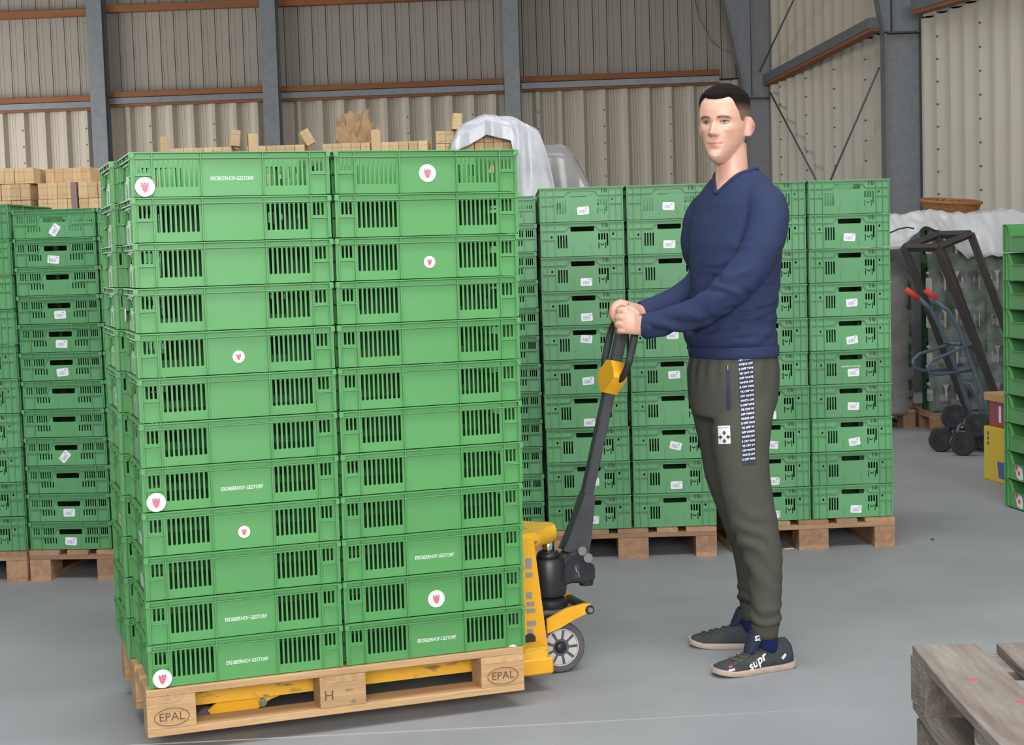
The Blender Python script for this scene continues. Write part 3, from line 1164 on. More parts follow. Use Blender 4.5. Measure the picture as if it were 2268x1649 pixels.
# ---------------------------------------------------------------- pile of weathered pallets, lower right corner
cr = at(2017, 1428, 3.4)
k_ = (CH - .576) / (CH - cr.z)
cr = Vector((cr.x * k_, cr.y * k_, 0))
for i in range(4):
    rot = -PI / 2 - .03 + (0.0, .02, -.01, .0)[i]
    e, pp = euro_pallet((cr.x + (.03, -.02, .012, 0)[i], cr.y, .144 * i), rot,
                ['weathered grey pallet, lowest of the pile in the right corner', 'weathered pallet second from below in the right corner pile',
                 'weathered pallet under the topmost one in the right corner pile', 'grey worn pallet topmost of the pile in the right corner'][i],
                'wood_grey', 'pile of weathered pallets', .004)
    if i == 3:
        for px_, py_ in ((2155, 1505), (2258, 1553)):
            q = at(px_, py_, 3)
            kk = (CH - .577) / (CH - q.z)
            mb = MB()
            mb.prism([(q.x * kk + .006 * math.cos(a) * (1 + .3 * math.sin(3 * a)), q.y * kk + .010 * math.sin(a)) for a in [2 * PI * n_ / 10 for n_ in range(10)]], .5762, .5772, 'z')
            mb.build('paint_spot', M['red_print'], e, world=True)
# ---------------------------------------------------------------- hand pallet truck (local frame = frame of the loaded pallet)
tr = thing('pallet_truck', 'yellow hand pallet truck with black pump and handle under the crates', 'pallet truck', (FP.x, FP.y, 0), FYAW)
FT, FB = .1555, .102
for y0 in (.13, .51):
    mb = MB()
    prof = [(.03, FT - .018), (.06, FT - .004), (.12, FT), (1.33, FT), (1.33, FB), (.16, FB), (.05, FB + .02)]
    mb.prism(prof, y0, y0 + .16)
    mb.build('fork', M['yellow_worn'], tr)
    yc = y0 + .08
    mb = MB()
    mb.lathe([(.012, -.045), (.037, -.045), (.040, -.040), (.040, .040), (.037, .045), (.012, .045)], 24, Matrix.Translation((.20, yc, .041)) @ Matrix.Rotation(PI / 2, 4, 'X'))
    mb.build('load_roller', M['tyre'], tr, smooth=False)
    for s in (-1, 1):
        mb = MB()
        mb.prism([(.20, .030), (.235, .026), (.28, .048), (.335, .050), (.40, .088), (.46, FB + .002), (.46, FB + .02), (.25, FB + .01), (.20, .075), (.215, .055)],
                 yc + s * .056 - .005, yc + s * .056 + .005)
        mb.build('roller_bracket', M['yellow'], tr)
        mb = MB()
        mb.lathe([(.002, -.012), (.013, -.012), (.013, .012), (.002, .012)], 12, Matrix.Translation((.372, yc + s * .062, .082)) @ Matrix.Rotation(PI / 2, 4, 'X'))
        mb.build('bolt', M['steel'], tr)
# rear body: triangular yellow frame, foot, top bridge
mb = MB()
mb.prism([(1.235, .10), (1.368, .10), (1.325, .505), (1.285, .505)], .215, .232)
mb.build('frame_plate', M['yellow'], tr)
mb = MB()
mb.prism([(1.235, .10), (1.368, .10), (1.325, .505), (1.285, .505)], .568, .585)
mb.build('frame_plate', M['yellow'], tr)
mb = MB()
mb.cbox(1.242, 1.27, .232, .568, .10, .500, .004)
mb.build('back_plate', M['yellow'], tr)
mb = MB()
mb.cbox(1.20, 1.352, .125, .675, .062, .118, .006)
mb.build('frame_foot', M['yellow'], tr)
mb = MB()
mb.loft([[(x, y, z) for y, z in ((.235, .472), (.225, .485), (.225, .508), (.24, .522), (.56, .522), (.575, .508), (.575, .485), (.565, .472))] for x in (1.275, 1.33)] +
        [[(x, y, z) for y, z in ((.35 - e, .468 - d), (.335 - e, .480), (.335 - e, .505), (.35 - e, .520), (.45 + e, .520), (.465 + e, .505), (.465 + e, .480), (.45 + e, .468 - d))]
         for x, e, d in ((1.38, .06, .0), (1.435, .0, .008), (1.458, -.01, .0), (1.466, -.03, -.01))])
soften(mb.build('bridge', M['yellow_worn'], tr))
for z, h, w in ((.425, .035, .022), (.385, .016, .024), (.315, .022, .020), (.285, .014, .028), (.262, .014, .030), (.218, .018, .032), (.186, .026, .02)):
    xr = 1.293
    mb = MB()
    mb.box(xr, xr + w, .2135, .2152, z - h / 2, z + h / 2)
    mb.build('grey_letter', M['grey_mark'], tr)
mb = MB()
mb.lathe([(.001, -.006), (.020, -.006), (.020, .006), (.001, .006)], 16, Matrix.Translation((1.300, .214, .165)) @ Matrix.Rotation(PI / 2, 4, 'X'))
mb.build('frame_hole', M['black_metal'], tr)
# pump
PX, PY = 1.445, .40
mb = MB()
mb.lathe([(.022, .405), (.022, .475)], 20, Matrix.Translation((PX, PY, 0)))
mb.build('piston', M['chrome'], tr, smooth=True)
mb = MB()
mb.lathe([(.040, .395), (.040, .412), (.034, .422), (.026, .424)], 20, Matrix.Translation((PX, PY, 0)))
mb.build('piston_collar', M['black_metal'], tr, smooth=True)
mb = MB()
mb.lathe([(.030, .262), (.058, .268), (.063, .290), (.063, .385), (.056, .400), (.030, .402)], 24, Matrix.Translation((PX, PY, 0)))
soften(mb.build('pump_cylinder', M['black_metal'], tr))
mb = MB()
mb.loft([[(x, PY + y, z) for y, z in ((-.045, z0 + .008), (-.037, z0), (.037, z0), (.045, z0 + .008), (.045, z1 - .01), (.035, z1), (-.035, z1), (-.045, z1 - .01))]
         for x, z0, z1 in ((1.42, .292, .385), (1.46, .290, .388), (1.485, .300, .392), (1.515, .308, .418), (1.545, .305, .425), (1.565, .300, .42), (1.585, .305, .375), (1.603, .312, .365))])
soften(mb.build('pump_housing', M['black_metal'], tr))
mb = MB()
mb.box(1.523, 1.543, PY - .0465, PY - .043, .325, .375)
mb.build('housing_window', M['rubber'], tr)
mb = MB()
mb.tube([(1.528, PY - .047, .365), (1.531, PY - .048, .35), (1.538, PY - .048, .345), (1.540, PY - .047, .33)], .004, 6)
mb.build('linkage', M['steel'], tr)
mb = MB()
mb.lathe([(.010, .290), (.024, .291), (.026, .297), (.026, .318), (.01, .320)], 18, Matrix.Translation((1.580, PY - .015, 0)))
soften(mb.build('valve_body', M['black_metal'], tr))
for (x, y, z, r) in ((1.553, PY - .05, .422, .016), (1.575, PY - .048, .395, .017)):
    mb = MB()
    mb.lathe([(.002, -.018), (r * .8, -.018), (r, -.012), (r, .006), (.002, .006)], 14, Matrix.Translation((x, y, z)) @ Matrix.Rotation(PI / 2, 4, 'X'))
    soften(mb.build('pin', M['steel'], tr))
mb = MB()
mb.lathe([(.036, .222), (.062, .226), (.066, .236), (.064, .252), (.045, .262)], 26, Matrix.Translation((PX, PY, 0)))
soften(mb.build('turntable', M['black_metal'], tr))
mb = MB()
mb.cbox(PX - .05, PX + .085, PY - .06, PY + .06, .205, .224, .006)
mb.build('steer_head', M['tyre'], tr)
# yellow steering bracket and steered twin wheel
for s in (-1, 1):
    mb = MB()
    mb.prism([(1.395, .155), (1.44, .168), (1.50, .195), (1.55, .212), (1.566, .226), (1.558, .243), (1.535, .246), (1.47, .236), (1.395, .205)], PY + s * .098 - .006, PY + s * .098 + .006)
    mb.build('steer_bracket', M['yellow'], tr)
mb = MB()
mb.tube([(1.555, PY - .105, .222), (1.555, PY + .105, .222)], .017, 12)
soften(mb.build('bracket_bolt', M['black_metal'], tr))
mb = MB()
mb.tube([(1.555, PY - .112, .222), (1.555, PY - .104, .222)], .010, 6)
mb.build('bolt_head', M['steel'], tr)
WC = (1.458, .0905)
for s in (-1, 1):
    Mw = Matrix.Translation((WC[0], PY + s * .045, WC[1])) @ Matrix.Rotation(PI / 2, 4, 'X')
    mb = MB()
    mb.lathe([(.066, -.026), (.084, -.026), (.0895, -.020), (.0905, 0), (.0895, .020), (.084, .026), (.066, .026)], 40, Mw, False, True)
    tyre = soften(mb.build('steer_tyre', M['tyre'], tr))
    mb = MB()
    mb.lathe([(.005, -.017), (.066, -.017), (.066, .017), (.005, .017)], 32, Mw)
    hub = mb.build('wheel_disc', M['tyre'], tr)
    mb = MB()
    mb.lathe([(.062, -.024), (.068, -.024), (.068, .024), (.062, .024)], 40, Mw, False, True)
    soften(mb.build('wheel_ring', M['wheel_white'], tr))
    for k in range(9):
        a0, a1 = 2 * PI * k / 9 + .09, 2 * PI * (k + 1) / 9 - .09
        for zz in ((.019, .0215), (-.0215, -.019)):
            poly = [(.031 * math.cos(a0 + .06), .031 * math.sin(a0 + .06)), (.061 * math.cos(a0), .061 * math.sin(a0)), (.061 * math.cos((a0 + a1) / 2), .061 * math.sin((a0 + a1) / 2)),
                    (.061 * math.cos(a1), .061 * math.sin(a1)), (.031 * math.cos(a1 - .06), .031 * math.sin(a1 - .06))]
            mb = MB()
            mb.prism(poly, zz[0] - (.004 if zz[0] > 0 else 0), zz[1] + (0 if zz[0] > 0 else .004), 'z', Mw)
            mb.build('wheel_segment', M['wheel_white'], hub, world=False)
    mb = MB()
    mb.lathe([(.001, -.030), (.014, -.029), (.020, -.024), (.022, -.015), (.022, .015), (.020, .024), (.014, .029), (.001, .030)], 24, Mw)
    soften(mb.build('wheel_hub', M['black_metal'], tr), 60)
mb = MB()
mb.tube([(WC[0], PY - .02, WC[1]), (WC[0], PY + .02, WC[1])], .016, 12)
mb.tube([(WC[0], PY, WC[1]), (WC[0], PY, .215)], .018, 12)
mb.build('wheel_axle', M['black_metal'], tr)
# drawbar
S0, S1 = Vector((1.546, PY, .42)), Vector((1.768, PY, 1.255))
SD = (S1 - S0).normalized()
SN = Vector((SD.z, 0, -SD.x))
def sp(l, off=0.0, dy=0.0):
    return S0 + SD * l + SN * off + Vector((0, dy, 0))
for s in (-1, 1):
    mb = MB()
    pts = [sp(-.01, -.052), sp(-.02, .045), sp(.05, .042), sp(.205, .022), sp(.205, -.016), sp(.10, -.030)]
    poly = [(p.x, p.z) for p in pts]
    mb.prism(poly, PY + s * .026 - .003, PY + s * .026 + .003)
    mb.build('drawbar_plate', M['stem'], tr)
mb = MB()
pts = [sp(.0, -.046), sp(.20, -.018), sp(.205, -.010), sp(.0, -.036)]
mb.prism([(p.x, p.z) for p in pts], PY - .026, PY + .026)
mb.build('drawbar_web', M['stem'], tr)
mb = MB()
def srect(l, a, b_):
    return [sp(l, -a, -b_ + .004), sp(l, -a + .004, -b_), sp(l, a - .004, -b_), sp(l, a, -b_ + .004), sp(l, a, b_ - .004), sp(l, a - .004, b_), sp(l, -a + .004, b_), sp(l, -a, b_ - .004)]
mb.loft([srect(l, .0185, .020) for l in (.19, .5, .83)])
mb.build('drawbar', M['stem'], tr)
# hand loop
loop = []
HWD, RC = .108, .055
l0, l1 = .605, .850
corners = []
for k in range(40):
    a = 2 * PI * k / 40
    ca, sa = math.cos(a), math.sin(a)
    e = 0.62
    yy = HWD * math.copysign(abs(ca) ** e, ca)
    ll = (l0 + l1) / 2 + (l1 - l0) / 2 * math.copysign(abs(sa) ** e, sa)
    if sa < 0:
        yy *= 1 - .28 * (abs(sa) ** 3)
    loop.append(sp(ll, .004, yy))
mb = MB()
mb.tube(loop, .0118, 12, closed=True)
mb.build('hand_loop', M['black_metal'], tr, smooth=True)
for s in (-1, 1):
    mb = MB()
    seg = [sp(l, .004, s * HWD * (1 - .0 * l)) for l in (.675, .70, .74, .77, .79)]
    mb.tube(seg, [.0128, .0135, .0135, .0135, .0128], 12)
    mb.build('rubber_grip', M['rubber'], tr, smooth=True)
mb = MB()
mb.loft([[sp(l, off, dy) for off, dy in ((-.026, -w), (-.012, -w - .008), (.014, -w - .008), (.026, -w), (.026, w), (.014, w + .008), (-.012, w + .008), (-.026, w))]
         for l, w in ((.565, .018), (.582, .032), (.604, .058), (.626, .074), (.645, .062), (.672, .030), (.682, .022))])
soften(mb.build('grip_housing', M['yellow'], tr), 50)

# ---------------------------------------------------------------- wooden splint punnets on loads behind the crates
PUN = []
for s in range(3):
    mb = MB()
    w, d, h = (.052, .13, .088)
    mb.cbox(-w / 2, w / 2, -d / 2, d / 2, 0, h, .002)
    rs = random.Random(s)
    for zz in (.018, .062):
        mb.box(-w / 2 + .001, w / 2 - .001, -d / 2 - .0022, -d / 2 + .001, zz + rs.uniform(-.006, .006), zz + .016)
    mb.box(-.002 + rs.uniform(-.01, .01), .003, -d / 2 - .003, -d / 2 + .001, .002, h - .002)
    PUN.append(mb.mesh('punnet', M['punnet']))
CORE = {}


def core_bundle(loc, w, d, h, label, group, rz=0.0):
    t = thing('punnet_bundle', label, 'punnet bundle', loc, rz, group)
    mb = MB()
    mb.cbox(-w / 2, w / 2, -d / 2, d / 2, 0, h, .006)
    mb.build('punnet_block', M['punnet'], t)
    for x in (-w * .3, w * .3):
        mb = MB()
        mb.box(x - .012, x + .012, -d / 2 - .002, d / 2 + .002, -.0, h + .002)
        mb.build('strap', M['strap'], t)
    return t


def bundle(loc, nx, nz, label, group, rz=0.0, strap=True, ny=2):
    """strapped bundle: rows of nested punnets, ends to the camera"""
    t = thing('punnet_bundle', label, 'punnet bundle', loc, rz, group)
    rs = random.Random(int(loc[0] * 100) + nx * 3 + nz)
    for i in range(nx):
        for k in range(nz):
            for q in range(ny):
                o = link('punnet', rs.choice(PUN), t, ((i - (nx - 1) / 2) * .0535 + rs.uniform(-.001, .001), q * .132 + rs.uniform(-.006, .006), k * .0895), (0, 0, rs.choice((0, 0, PI)) if q else 0))
    if strap:
        mb = MB()
        x = (nx / 2) * .0535 + .001
        mb.box(x - .03, x + .002, -.070, .068, -.001, nz * .0895 + .001)
        mb.build('strap', M['strap'], t)
    return t


# load at the back left: pallet, hidden lower bundles, visible upper bundles
LY = 8.75
for (x0, nm) in ((-3.05, 'left'),):
    euro_pallet((x0 + .8 - (.0 if nm == 'left' else .0), LY - .1, 0), PI / 2, 'wooden pallet under the punnet load at the back %s' % nm, 'wood_old')
g1 = 'strapped punnet bundles on the back left load'
zc = .145
for k in range(4):
    for i in range(2):
        core_bundle((-2.85 + i * .40, LY + .2, zc + k * .405), .39, .5, .40, 'large strapped punnet bundle low in the back left load', g1)
ztop = zc + 4 * .405                                   # 1.765
labs = ['strapped bundle of pale wooden punnets at the left picture edge', 'strapped bundle of pale wooden punnets left of the dark gap',
        'long strapped bundle of pale wooden punnets right of the dark gap', 'strapped bundle of pale punnets touching the loaded truck crates']
xl = at(0, 430, LY).x
bundle((-2.80, LY, ztop), 6, 2, labs[0], g1, .02, False)
bundle((-2.50 + .015, LY - .005, ztop), 4, 2, labs[1], g1, -.02, True)
bundle((-2.275 + .065, LY, ztop), 6, 2, labs[2], g1, .0, True)
bundle((-2.275 + .40, LY + .01, ztop), 6, 2, labs[3], g1, .01, True)
bundle((-2.78, LY + .01, ztop + .18), 6, 1, 'single layer of punnets lying on the leftmost bundle', g1, .03, False)
bundle((-2.46, LY + .16, ztop + .18), 5, 1, 'single layer of punnets set back on the second bundle', g1, -.12, False)

# long load behind the truck: hidden core, loose punnets on top, paper and film
g2 = 'punnet bundles behind the loaded truck'
MY = 8.75
for k in range(4):
    for i in range(4):
        core_bundle((-1.72 + i * .475, MY + .25, .145 + k * .470), .465, .5, .465, 'large strapped punnet bundle low in the load behind the truck', g2)
euro_pallet((-.36, MY - .1, 0), PI / 2, 'wooden pallet under the film covered punnet load', 'wood_old')
euro_pallet((-1.145, MY - .1, 0), PI / 2, 'wooden pallet under the middle of the punnet load', 'wood_old')
mt = .145 + 4 * .470                                   # 1.925
for (x0, n, k, lab) in ((-1.70, 7, 1, 'low row of punnets behind the top left crate'), (-1.27, 6, 1, 'row of punnets right of an upright punnet'),
                        (-.88, 5, 1, 'row of punnets in front of the brown paper'), (-.56, 5, 1, 'row of punnets between paper and film'),
                        (-.17, 8, 2, 'double row of pale punnets beside the plastic film')):
    bb = bundle((x0, MY + .02, mt), n, k, lab, g2, random.uniform(-.03, .03), False)
    if k == 2:
        bb.scale = (1, 1, .78)
loose = [((-1.895, MY - .02, mt), (.0, 0, .4), 'single orange punnet at the left end of the load'), ((-1.50, MY, mt + .09), (0, .12, .1), 'tilted punnet on the low row behind the top left crate'),
         ((-1.40, MY - .03, mt + .0), (0, 0, .25), 'upright darker punnet left of the middle gable post'), ((-1.085, MY + .03, mt + .09), (0, -.5, .2), 'tilted punnet leaning against the brown paper'),
         ((-.715, MY - .04, mt + .0), (0, 0, .1), 'upright pale punnet right of the brown paper'), ((-.27, MY - .02, mt + .142), (0, .1, .1), 'tilted punnet standing on the double row')]
for lc, rt, lab in loose:
    sc = 1.0
    o = link('punnet', PUN[0], None, lc, rt)
    if 'upright' in lab or 'single orange' in lab:
        o.scale = (1.0, .6, 1.75 if lc[2] < mt + .05 else 1.0)
    tag(o, lab, 'punnet', 'loose punnets on the load')


def crumple(c, rx, ry, rz, seed, nu=26, nv=14, amp=.22, freq=3.0, half=True):
    """crumpled closed lump (paper, bags)"""
    mb = MB()
    rings = []
    for i in range(nv + 1):
        ph = (i / nv) * (PI / 2 if half else PI)
        ring = []
        for k in range(nu):
            th = 2 * PI * k / nu
            d = Vector((math.sin(ph) * math.cos(th), math.sin(ph) * math.sin(th), math.cos(ph)))
            n1 = noise.noise(d * freq + Vector((seed, 0, 0)))
            n2 = abs(noise.noise(d * freq * 2.3 + Vector((0, seed, 0))))
            r = 1 + amp * n1 * 1.6 - amp * n2 * 1.2
            ring.append((c[0] + rx * d.x * r, c[1] + ry * d.y * r, c[2] + rz * max(d.z, 0 if half else -1) * r))
        rings.append(ring)
    mb.loft(rings)
    return mb


o = crumple((-.845, MY + .22, mt), .15, .12, .27, 4.2, amp=.30).build('crumpled_paper', M['paper'])
tag(o, 'crumpled brown paper heap on the punnet load', 'paper')


def sheet(fn, nu, nv, th=.003):
    """thin draped sheet with thickness from a parametric surface"""
    P = [[Vector(fn(i / nu, k / nv)) for k in range(nv + 1)] for i in range(nu + 1)]
    vs, fs = [], []
    nrm = [[None] * (nv + 1) for _ in range(nu + 1)]
    for i in range(nu + 1):
        for k in range(nv + 1):
            du = P[min(i + 1, nu)][k] - P[max(i - 1, 0)][k]
            dv = P[i][min(k + 1, nv)] - P[i][max(k - 1, 0)]
            n = du.cross(dv)
            nrm[i][k] = n.normalized() if n.length > 1e-9 else Vector((0, 0, 1))
    W_ = nv + 1
    for lay in (0, 1):
        for i in range(nu + 1):
            for k in range(nv + 1):
                vs.append(P[i][k] + nrm[i][k] * (th if lay else 0))
    off = (nu + 1) * W_
    for i in range(nu):
        for k in range(nv):
            a, b_, c, d = i * W_ + k, (i + 1) * W_ + k, (i + 1) * W_ + k + 1, i * W_ + k + 1
            fs.append((a, b_, c, d))
            fs.append((off + d, off + c, off + b_, off + a))
    edge = [i * W_ for i in range(nu + 1)] + [nu * W_ + k for k in range(1, nv + 1)] + [i * W_ + nv for i in range(nu - 1, -1, -1)] + [k for k in range(nv - 1, 0, -1)]
    for q in range(len(edge)):
        a, b_ = edge[q], edge[(q + 1) % len(edge)]
        fs.append((b_, a, off + a, off + b_))
    return MB().add(vs, fs)


# milky film thrown over the right end of the load: over the top, down the front corner and the end
for k in range(4):
    core_bundle((.085, MY + .28, .145 + k * .49), .24, .5, .485, 'narrow punnet bundle under the milky film', g2)
FZ = [(-.30, 2.09), (-.25, 2.165), (-.20, 2.19), (-.10, 2.245), (-.06, 2.235), (.04, 2.205), (.13, 2.175), (.185, 2.14), (.215, 2.06)]
def film_fn(u, v):
    x = -.30 + .515 * min(1, u / .86)
    zt = 2.06
    for q in range(len(FZ) - 1):
        if x <= FZ[q + 1][0] + 1e-6:
            t = (x - FZ[q][0]) / (FZ[q + 1][0] - FZ[q][0])
            zt = FZ[q][1] * (1 - t) + FZ[q + 1][1] * t
            break
    side = max(0, (u - .86) / .14)
    h = min(1, max(0, (x - .025) / .06))
    drop = (zt - 1.66) * h * h * (3 - 2 * h) + .085 * (1 - h)
    yf = MY - .10 + .03 * (1 - h)
    if v < .5:
        w = 1 - v / .5
        z = zt - drop * w - .03 * w
        y = yf - .05 * min(1, w * 3)
    else:
        w = (v - .5) / .5
        z = zt + .015 * math.sin(w * 6) 
        y = yf + w * .62
    if side > 0:
        x += .055 * math.sin(side * PI / 2)
        z = max(1.62, z - side * .42)
    f1 = noise.noise(Vector((x * 10, y * 5, z * 1.5))) * .030 + noise.noise(Vector((x * 24, y * 10, z * 3.0))) * .013
    f2 = noise.noise(Vector((x * 9, y * 8, 5))) * .022
    hang = 1 if v < .5 else 0
    return (x + f1 * .4, y + f1 * hang, z + f2 * (1 - hang) + f2 * .3)


tag(sheet(film_fn, 60, 48).build('plastic_film', M['film'], None, smooth=True), 'milky plastic film draped over the end of the punnet load', 'plastic film')
# grey wrapped load to its right
gx0, gx1 = at(1222, 400, 9.0).x, at(1300, 400, 9.0).x
gl = thing('wrapped_load', 'grey film wrapped load right of the milky film', 'wrapped load', ((gx0 + gx1) / 2 - .10, 9.2, 0))
mb = MB()
mb.cbox(-.16, .16, -.02, .55, .0, 1.90, .02)
mb.build('load_core', M['paper'], gl)
def grey_fn(u, v):
    a = u * PI
    x = -.18 + .41 * u
    z = v * (1.84 + .26 * math.sin(min(1, (1 - u) * 2.3) * PI / 2) ** 1.0)
    f = noise.noise(Vector((x * 9, 3, z * 1.5))) * .02
    return (x, -.045 + f - .01 * math.sin(a), max(0.01, z))
sheet(grey_fn, 24, 24).build('stretch_film', M['film_grey'], gl, smooth=True)
def grey_top(u, v):
    x = -.18 + .41 * u
    z = 1.84 + .26 * math.sin(min(1, (1 - u) * 2.3) * PI / 2) + .004
    f = noise.noise(Vector((x * 9, v * 3, 4))) * .012
    return (x, -.045 + v * .6, z + f)
sheet(grey_top, 20, 12).build('stretch_film', M['film_grey'], gl, smooth=True)
# ---------------------------------------------------------------- drinks pallets, cover, basket, hand truck on the right
M['bottle_green'] = mat('dark_green_crate', (0.02, 0.10, 0.045), 0.4, rnd=.1)
M['bottle'] = mat('dark_bottle_glass', (0.012, 0.012, 0.018), 0.15)
M['blue_pipe'] = mat('blue_grey_tube', (0.11, 0.16, 0.21), 0.4, metal=.3)
M['red_grip'] = mat('red_grip', (0.75, 0.06, 0.03), 0.45)
M['rust'] = mat('raw_steel_profile', (0.085, 0.075, 0.072), 0.55, metal=.4, var=.6, scale=9, col2=(.06, .05, .05))
M['wicker'] = mat('wicker', (0.42, 0.19, 0.06), 0.6, var=.8, scale=30, stretch=(1, 1, 2.5), col2=(.22, .09, .03), bump=.6, bscale=50)
M['cover'] = mat('white_plastic_cover', (0.66, 0.67, 0.68), 0.35, var=.3, scale=4, col2=(.55, .56, .57))
M['cover_grey'] = mat('grey_paper_label', (0.30, 0.29, 0.29), 0.6)
M['box_yellow'] = mat('yellow_board', (0.72, 0.50, 0.02), 0.5)
M['blue_print'] = mat('blue_print', (0.05, 0.10, 0.35), 0.5)
M['dark_red'] = mat('dark_red_print', (0.30, 0.04, 0.05), 0.5)
M['card'] = mat('cardboard', (0.55, 0.33, 0.14), 0.8)

DY = 12.0
dx0 = at(2062, 900, DY).x
euro_pallet((dx0 + .02, DY + .02, 0), 0.06, 'dark wooden pallet under the green drinks crates', 'wood_old')
euro_pallet((dx0 - .03, DY + .35, 0), PI / 2 + .10, 'wooden pallet under the grey film wrapped drinks', 'wood_old')


def drinks_crate_meshes():
    W, D, H = .40, .30, .29
    d = {}
    hol = [rect(-.165 + k * .115, -.165 + k * .115 + .10, .06, .215, .01) for k in range(3)]
    vs, fs = panel_geo([(-W / 2, 0), (W / 2, 0), (W / 2, H), (-W / 2, H)], hol, .006)
    mb = MB()
    mb.add(vs, fs)
    mb.box(-W / 2, W / 2, -.006, 0, H - .03, H)
    mb.box(-W / 2, W / 2, -.006, 0, 0, .03)
    d['side'] = mb.mesh('side_panel', M['bottle_green'])
    vs, fs = panel_geo([(-D / 2, 0), (D / 2, 0), (D / 2, H), (-D / 2, H)], [rect(-.05, .05, .20, .25, .01), rect(-.11, .11, .06, .17, .01)], .006)
    mb = MB()
    mb.add(vs, fs)
    d['end'] = mb.mesh('end_panel', M['bottle_green'])
    d['base'] = MB().box(-W / 2 + .006, W / 2 - .006, -D / 2 + .006, D / 2 - .006, 0, .012).mesh('base', M['bottle_green'])
    d['bottle'] = MB().lathe([(.005, .0), (.034, .002), (.036, .01), (.036, .15), (.030, .18), (.014, .21), (.013, .265), (.016, .268), (.016, .28), (.004, .281)], 14).mesh('bottle', M['bottle'], True)
    d['label'] = MB().lathe([(.0368, .075), (.0368, .120)], 14, caps=False).mesh('bottle_label', M['cover_grey'], True)
    return d


DC = drinks_crate_meshes()


def drinks_crate(loc, rz, label):
    t = thing('drinks_crate', label, 'drinks crate', loc, rz, 'green drinks crates on the pallet')
    link('base', DC['base'], t)
    link('side_panel', DC['side'], t, (0, -.15, 0))
    link('side_panel', DC['side'], t, (0, .15, 0), (0, 0, PI))
    link('end_panel', DC['end'], t, (-.20, 0, 0), (0, 0, -PI / 2))
    link('end_panel', DC['end'], t, (.20, 0, 0), (0, 0, PI / 2))
    for k in range(4):
        b_ = link('bottle', DC['bottle'], t, (-.138 + k * .092, -.095, .012))
        link('bottle_label', DC['label'], b_) if k % 2 == 0 else None


ro = Matrix.Rotation(.06, 3, 'Z')
cw = ['left', 'middle']
rw = ['lowest', 'second', 'third', 'fourth', 'topmost']
for c in range(2):
    for r in range(5):
        v = ro @ Vector((.23 + c * .415, .19, 0))
        drinks_crate((dx0 + .02 + v.x, DY + .02 + v.y, .145 + r * .292), .06,
                     'dark green bottle crate, %s in the %s column of the drinks pallet' % (rw[r], cw[c]))
# film wrapped neighbour
fw = thing('wrapped_load', 'grey film wrapped drinks load right of the tall crate stacks', 'wrapped load', (dx0 - .45, DY + .62, .145), .1)
mb = MB()
mb.cbox(-.38, .38, -.30, .60, 0, 1.15, .03)
mb.build('load_core', M['bottle_green'], fw)
def wrap_fn(u, v):
    a = 2 * PI * u
    ca, sa = math.cos(a), math.sin(a)
    e = .45
    x = .43 * math.copysign(abs(ca) ** e, ca)
    y = .15 + .50 * math.copysign(abs(sa) ** e, sa)
    z = v * 1.20 - .03
    f = noise.noise(Vector((u * 6, 2, v * 26 + u * 6))) * .014 + noise.noise(Vector((u * 14, v * 9, 7))) * .018
    k = 1 + f / .45 - .04 * math.sin(v * PI) * 0
    return (x * k, y * k + .0, z)
sheet(wrap_fn, 64, 50, .002).build('stretch_film', M['film_grey'], fw, smooth=True)
# clear film round the bottle crates
cf = thing('stretch_wrap', 'clear stretch film around the green drinks crates', 'plastic film', (dx0, DY, .145), .06)
def clear_fn(u, v):
    x = -.02 + .92 * u
    f = noise.noise(Vector((u * 7, 5, v * 14))) * .012
    return (x, -.012 + f * .4, .02 + v * 1.40)
sheet(clear_fn, 40, 40, .0015).build('film_wall', M['film_clear'], cf, smooth=True)

# white cover lying over both loads
def cover_fn(u, v):
    x = dx0 - .92 + 1.88 * u
    y = DY - .16 + 1.35 * v
    base = 1.69 - .10 * u
    bump = .07 * noise.noise(Vector((x * 2.1, y * 2.1, 1.3))) + .055 * abs(noise.noise(Vector((x * 4.5, y * 4.0, 8.1)))) + .035 * abs(noise.noise(Vector((x * 9, y * 8, 3)))) + .02 * noise.noise(Vector((x * 17, y * 15, 6)))
    z = base + bump + .05 * math.exp(-((u - .72) / .18) ** 2) 
    if u < .30:
        z -= .05 * (.30 - u) / .30
    if v < .16:
        k = (.16 - v) / .16
        drop = .26 + .10 * math.sin(u * 9 + .8) + .05 * math.sin(u * 23)
        z -= drop * k ** 1.3
        y += .10 * k * noise.noise(Vector((x * 6, 0, z * 3))) + .05 * k
    return (x, y, z)


tag(sheet(cover_fn, 130, 70, .004).build('plastic_cover', M['cover'], None, smooth=True), 'crumpled white plastic cover over the drinks pallets', 'plastic cover')
mb = MB()
mb.tube([at(1972, 515, 11.75), at(1990, 507, 11.7), at(2010, 503, 11.7), at(2024, 506, 11.8)], .006, 6)
tag(mb.build('cord', M['rubber'], None, smooth=True), 'short dark cord on the white plastic cover', 'cord')

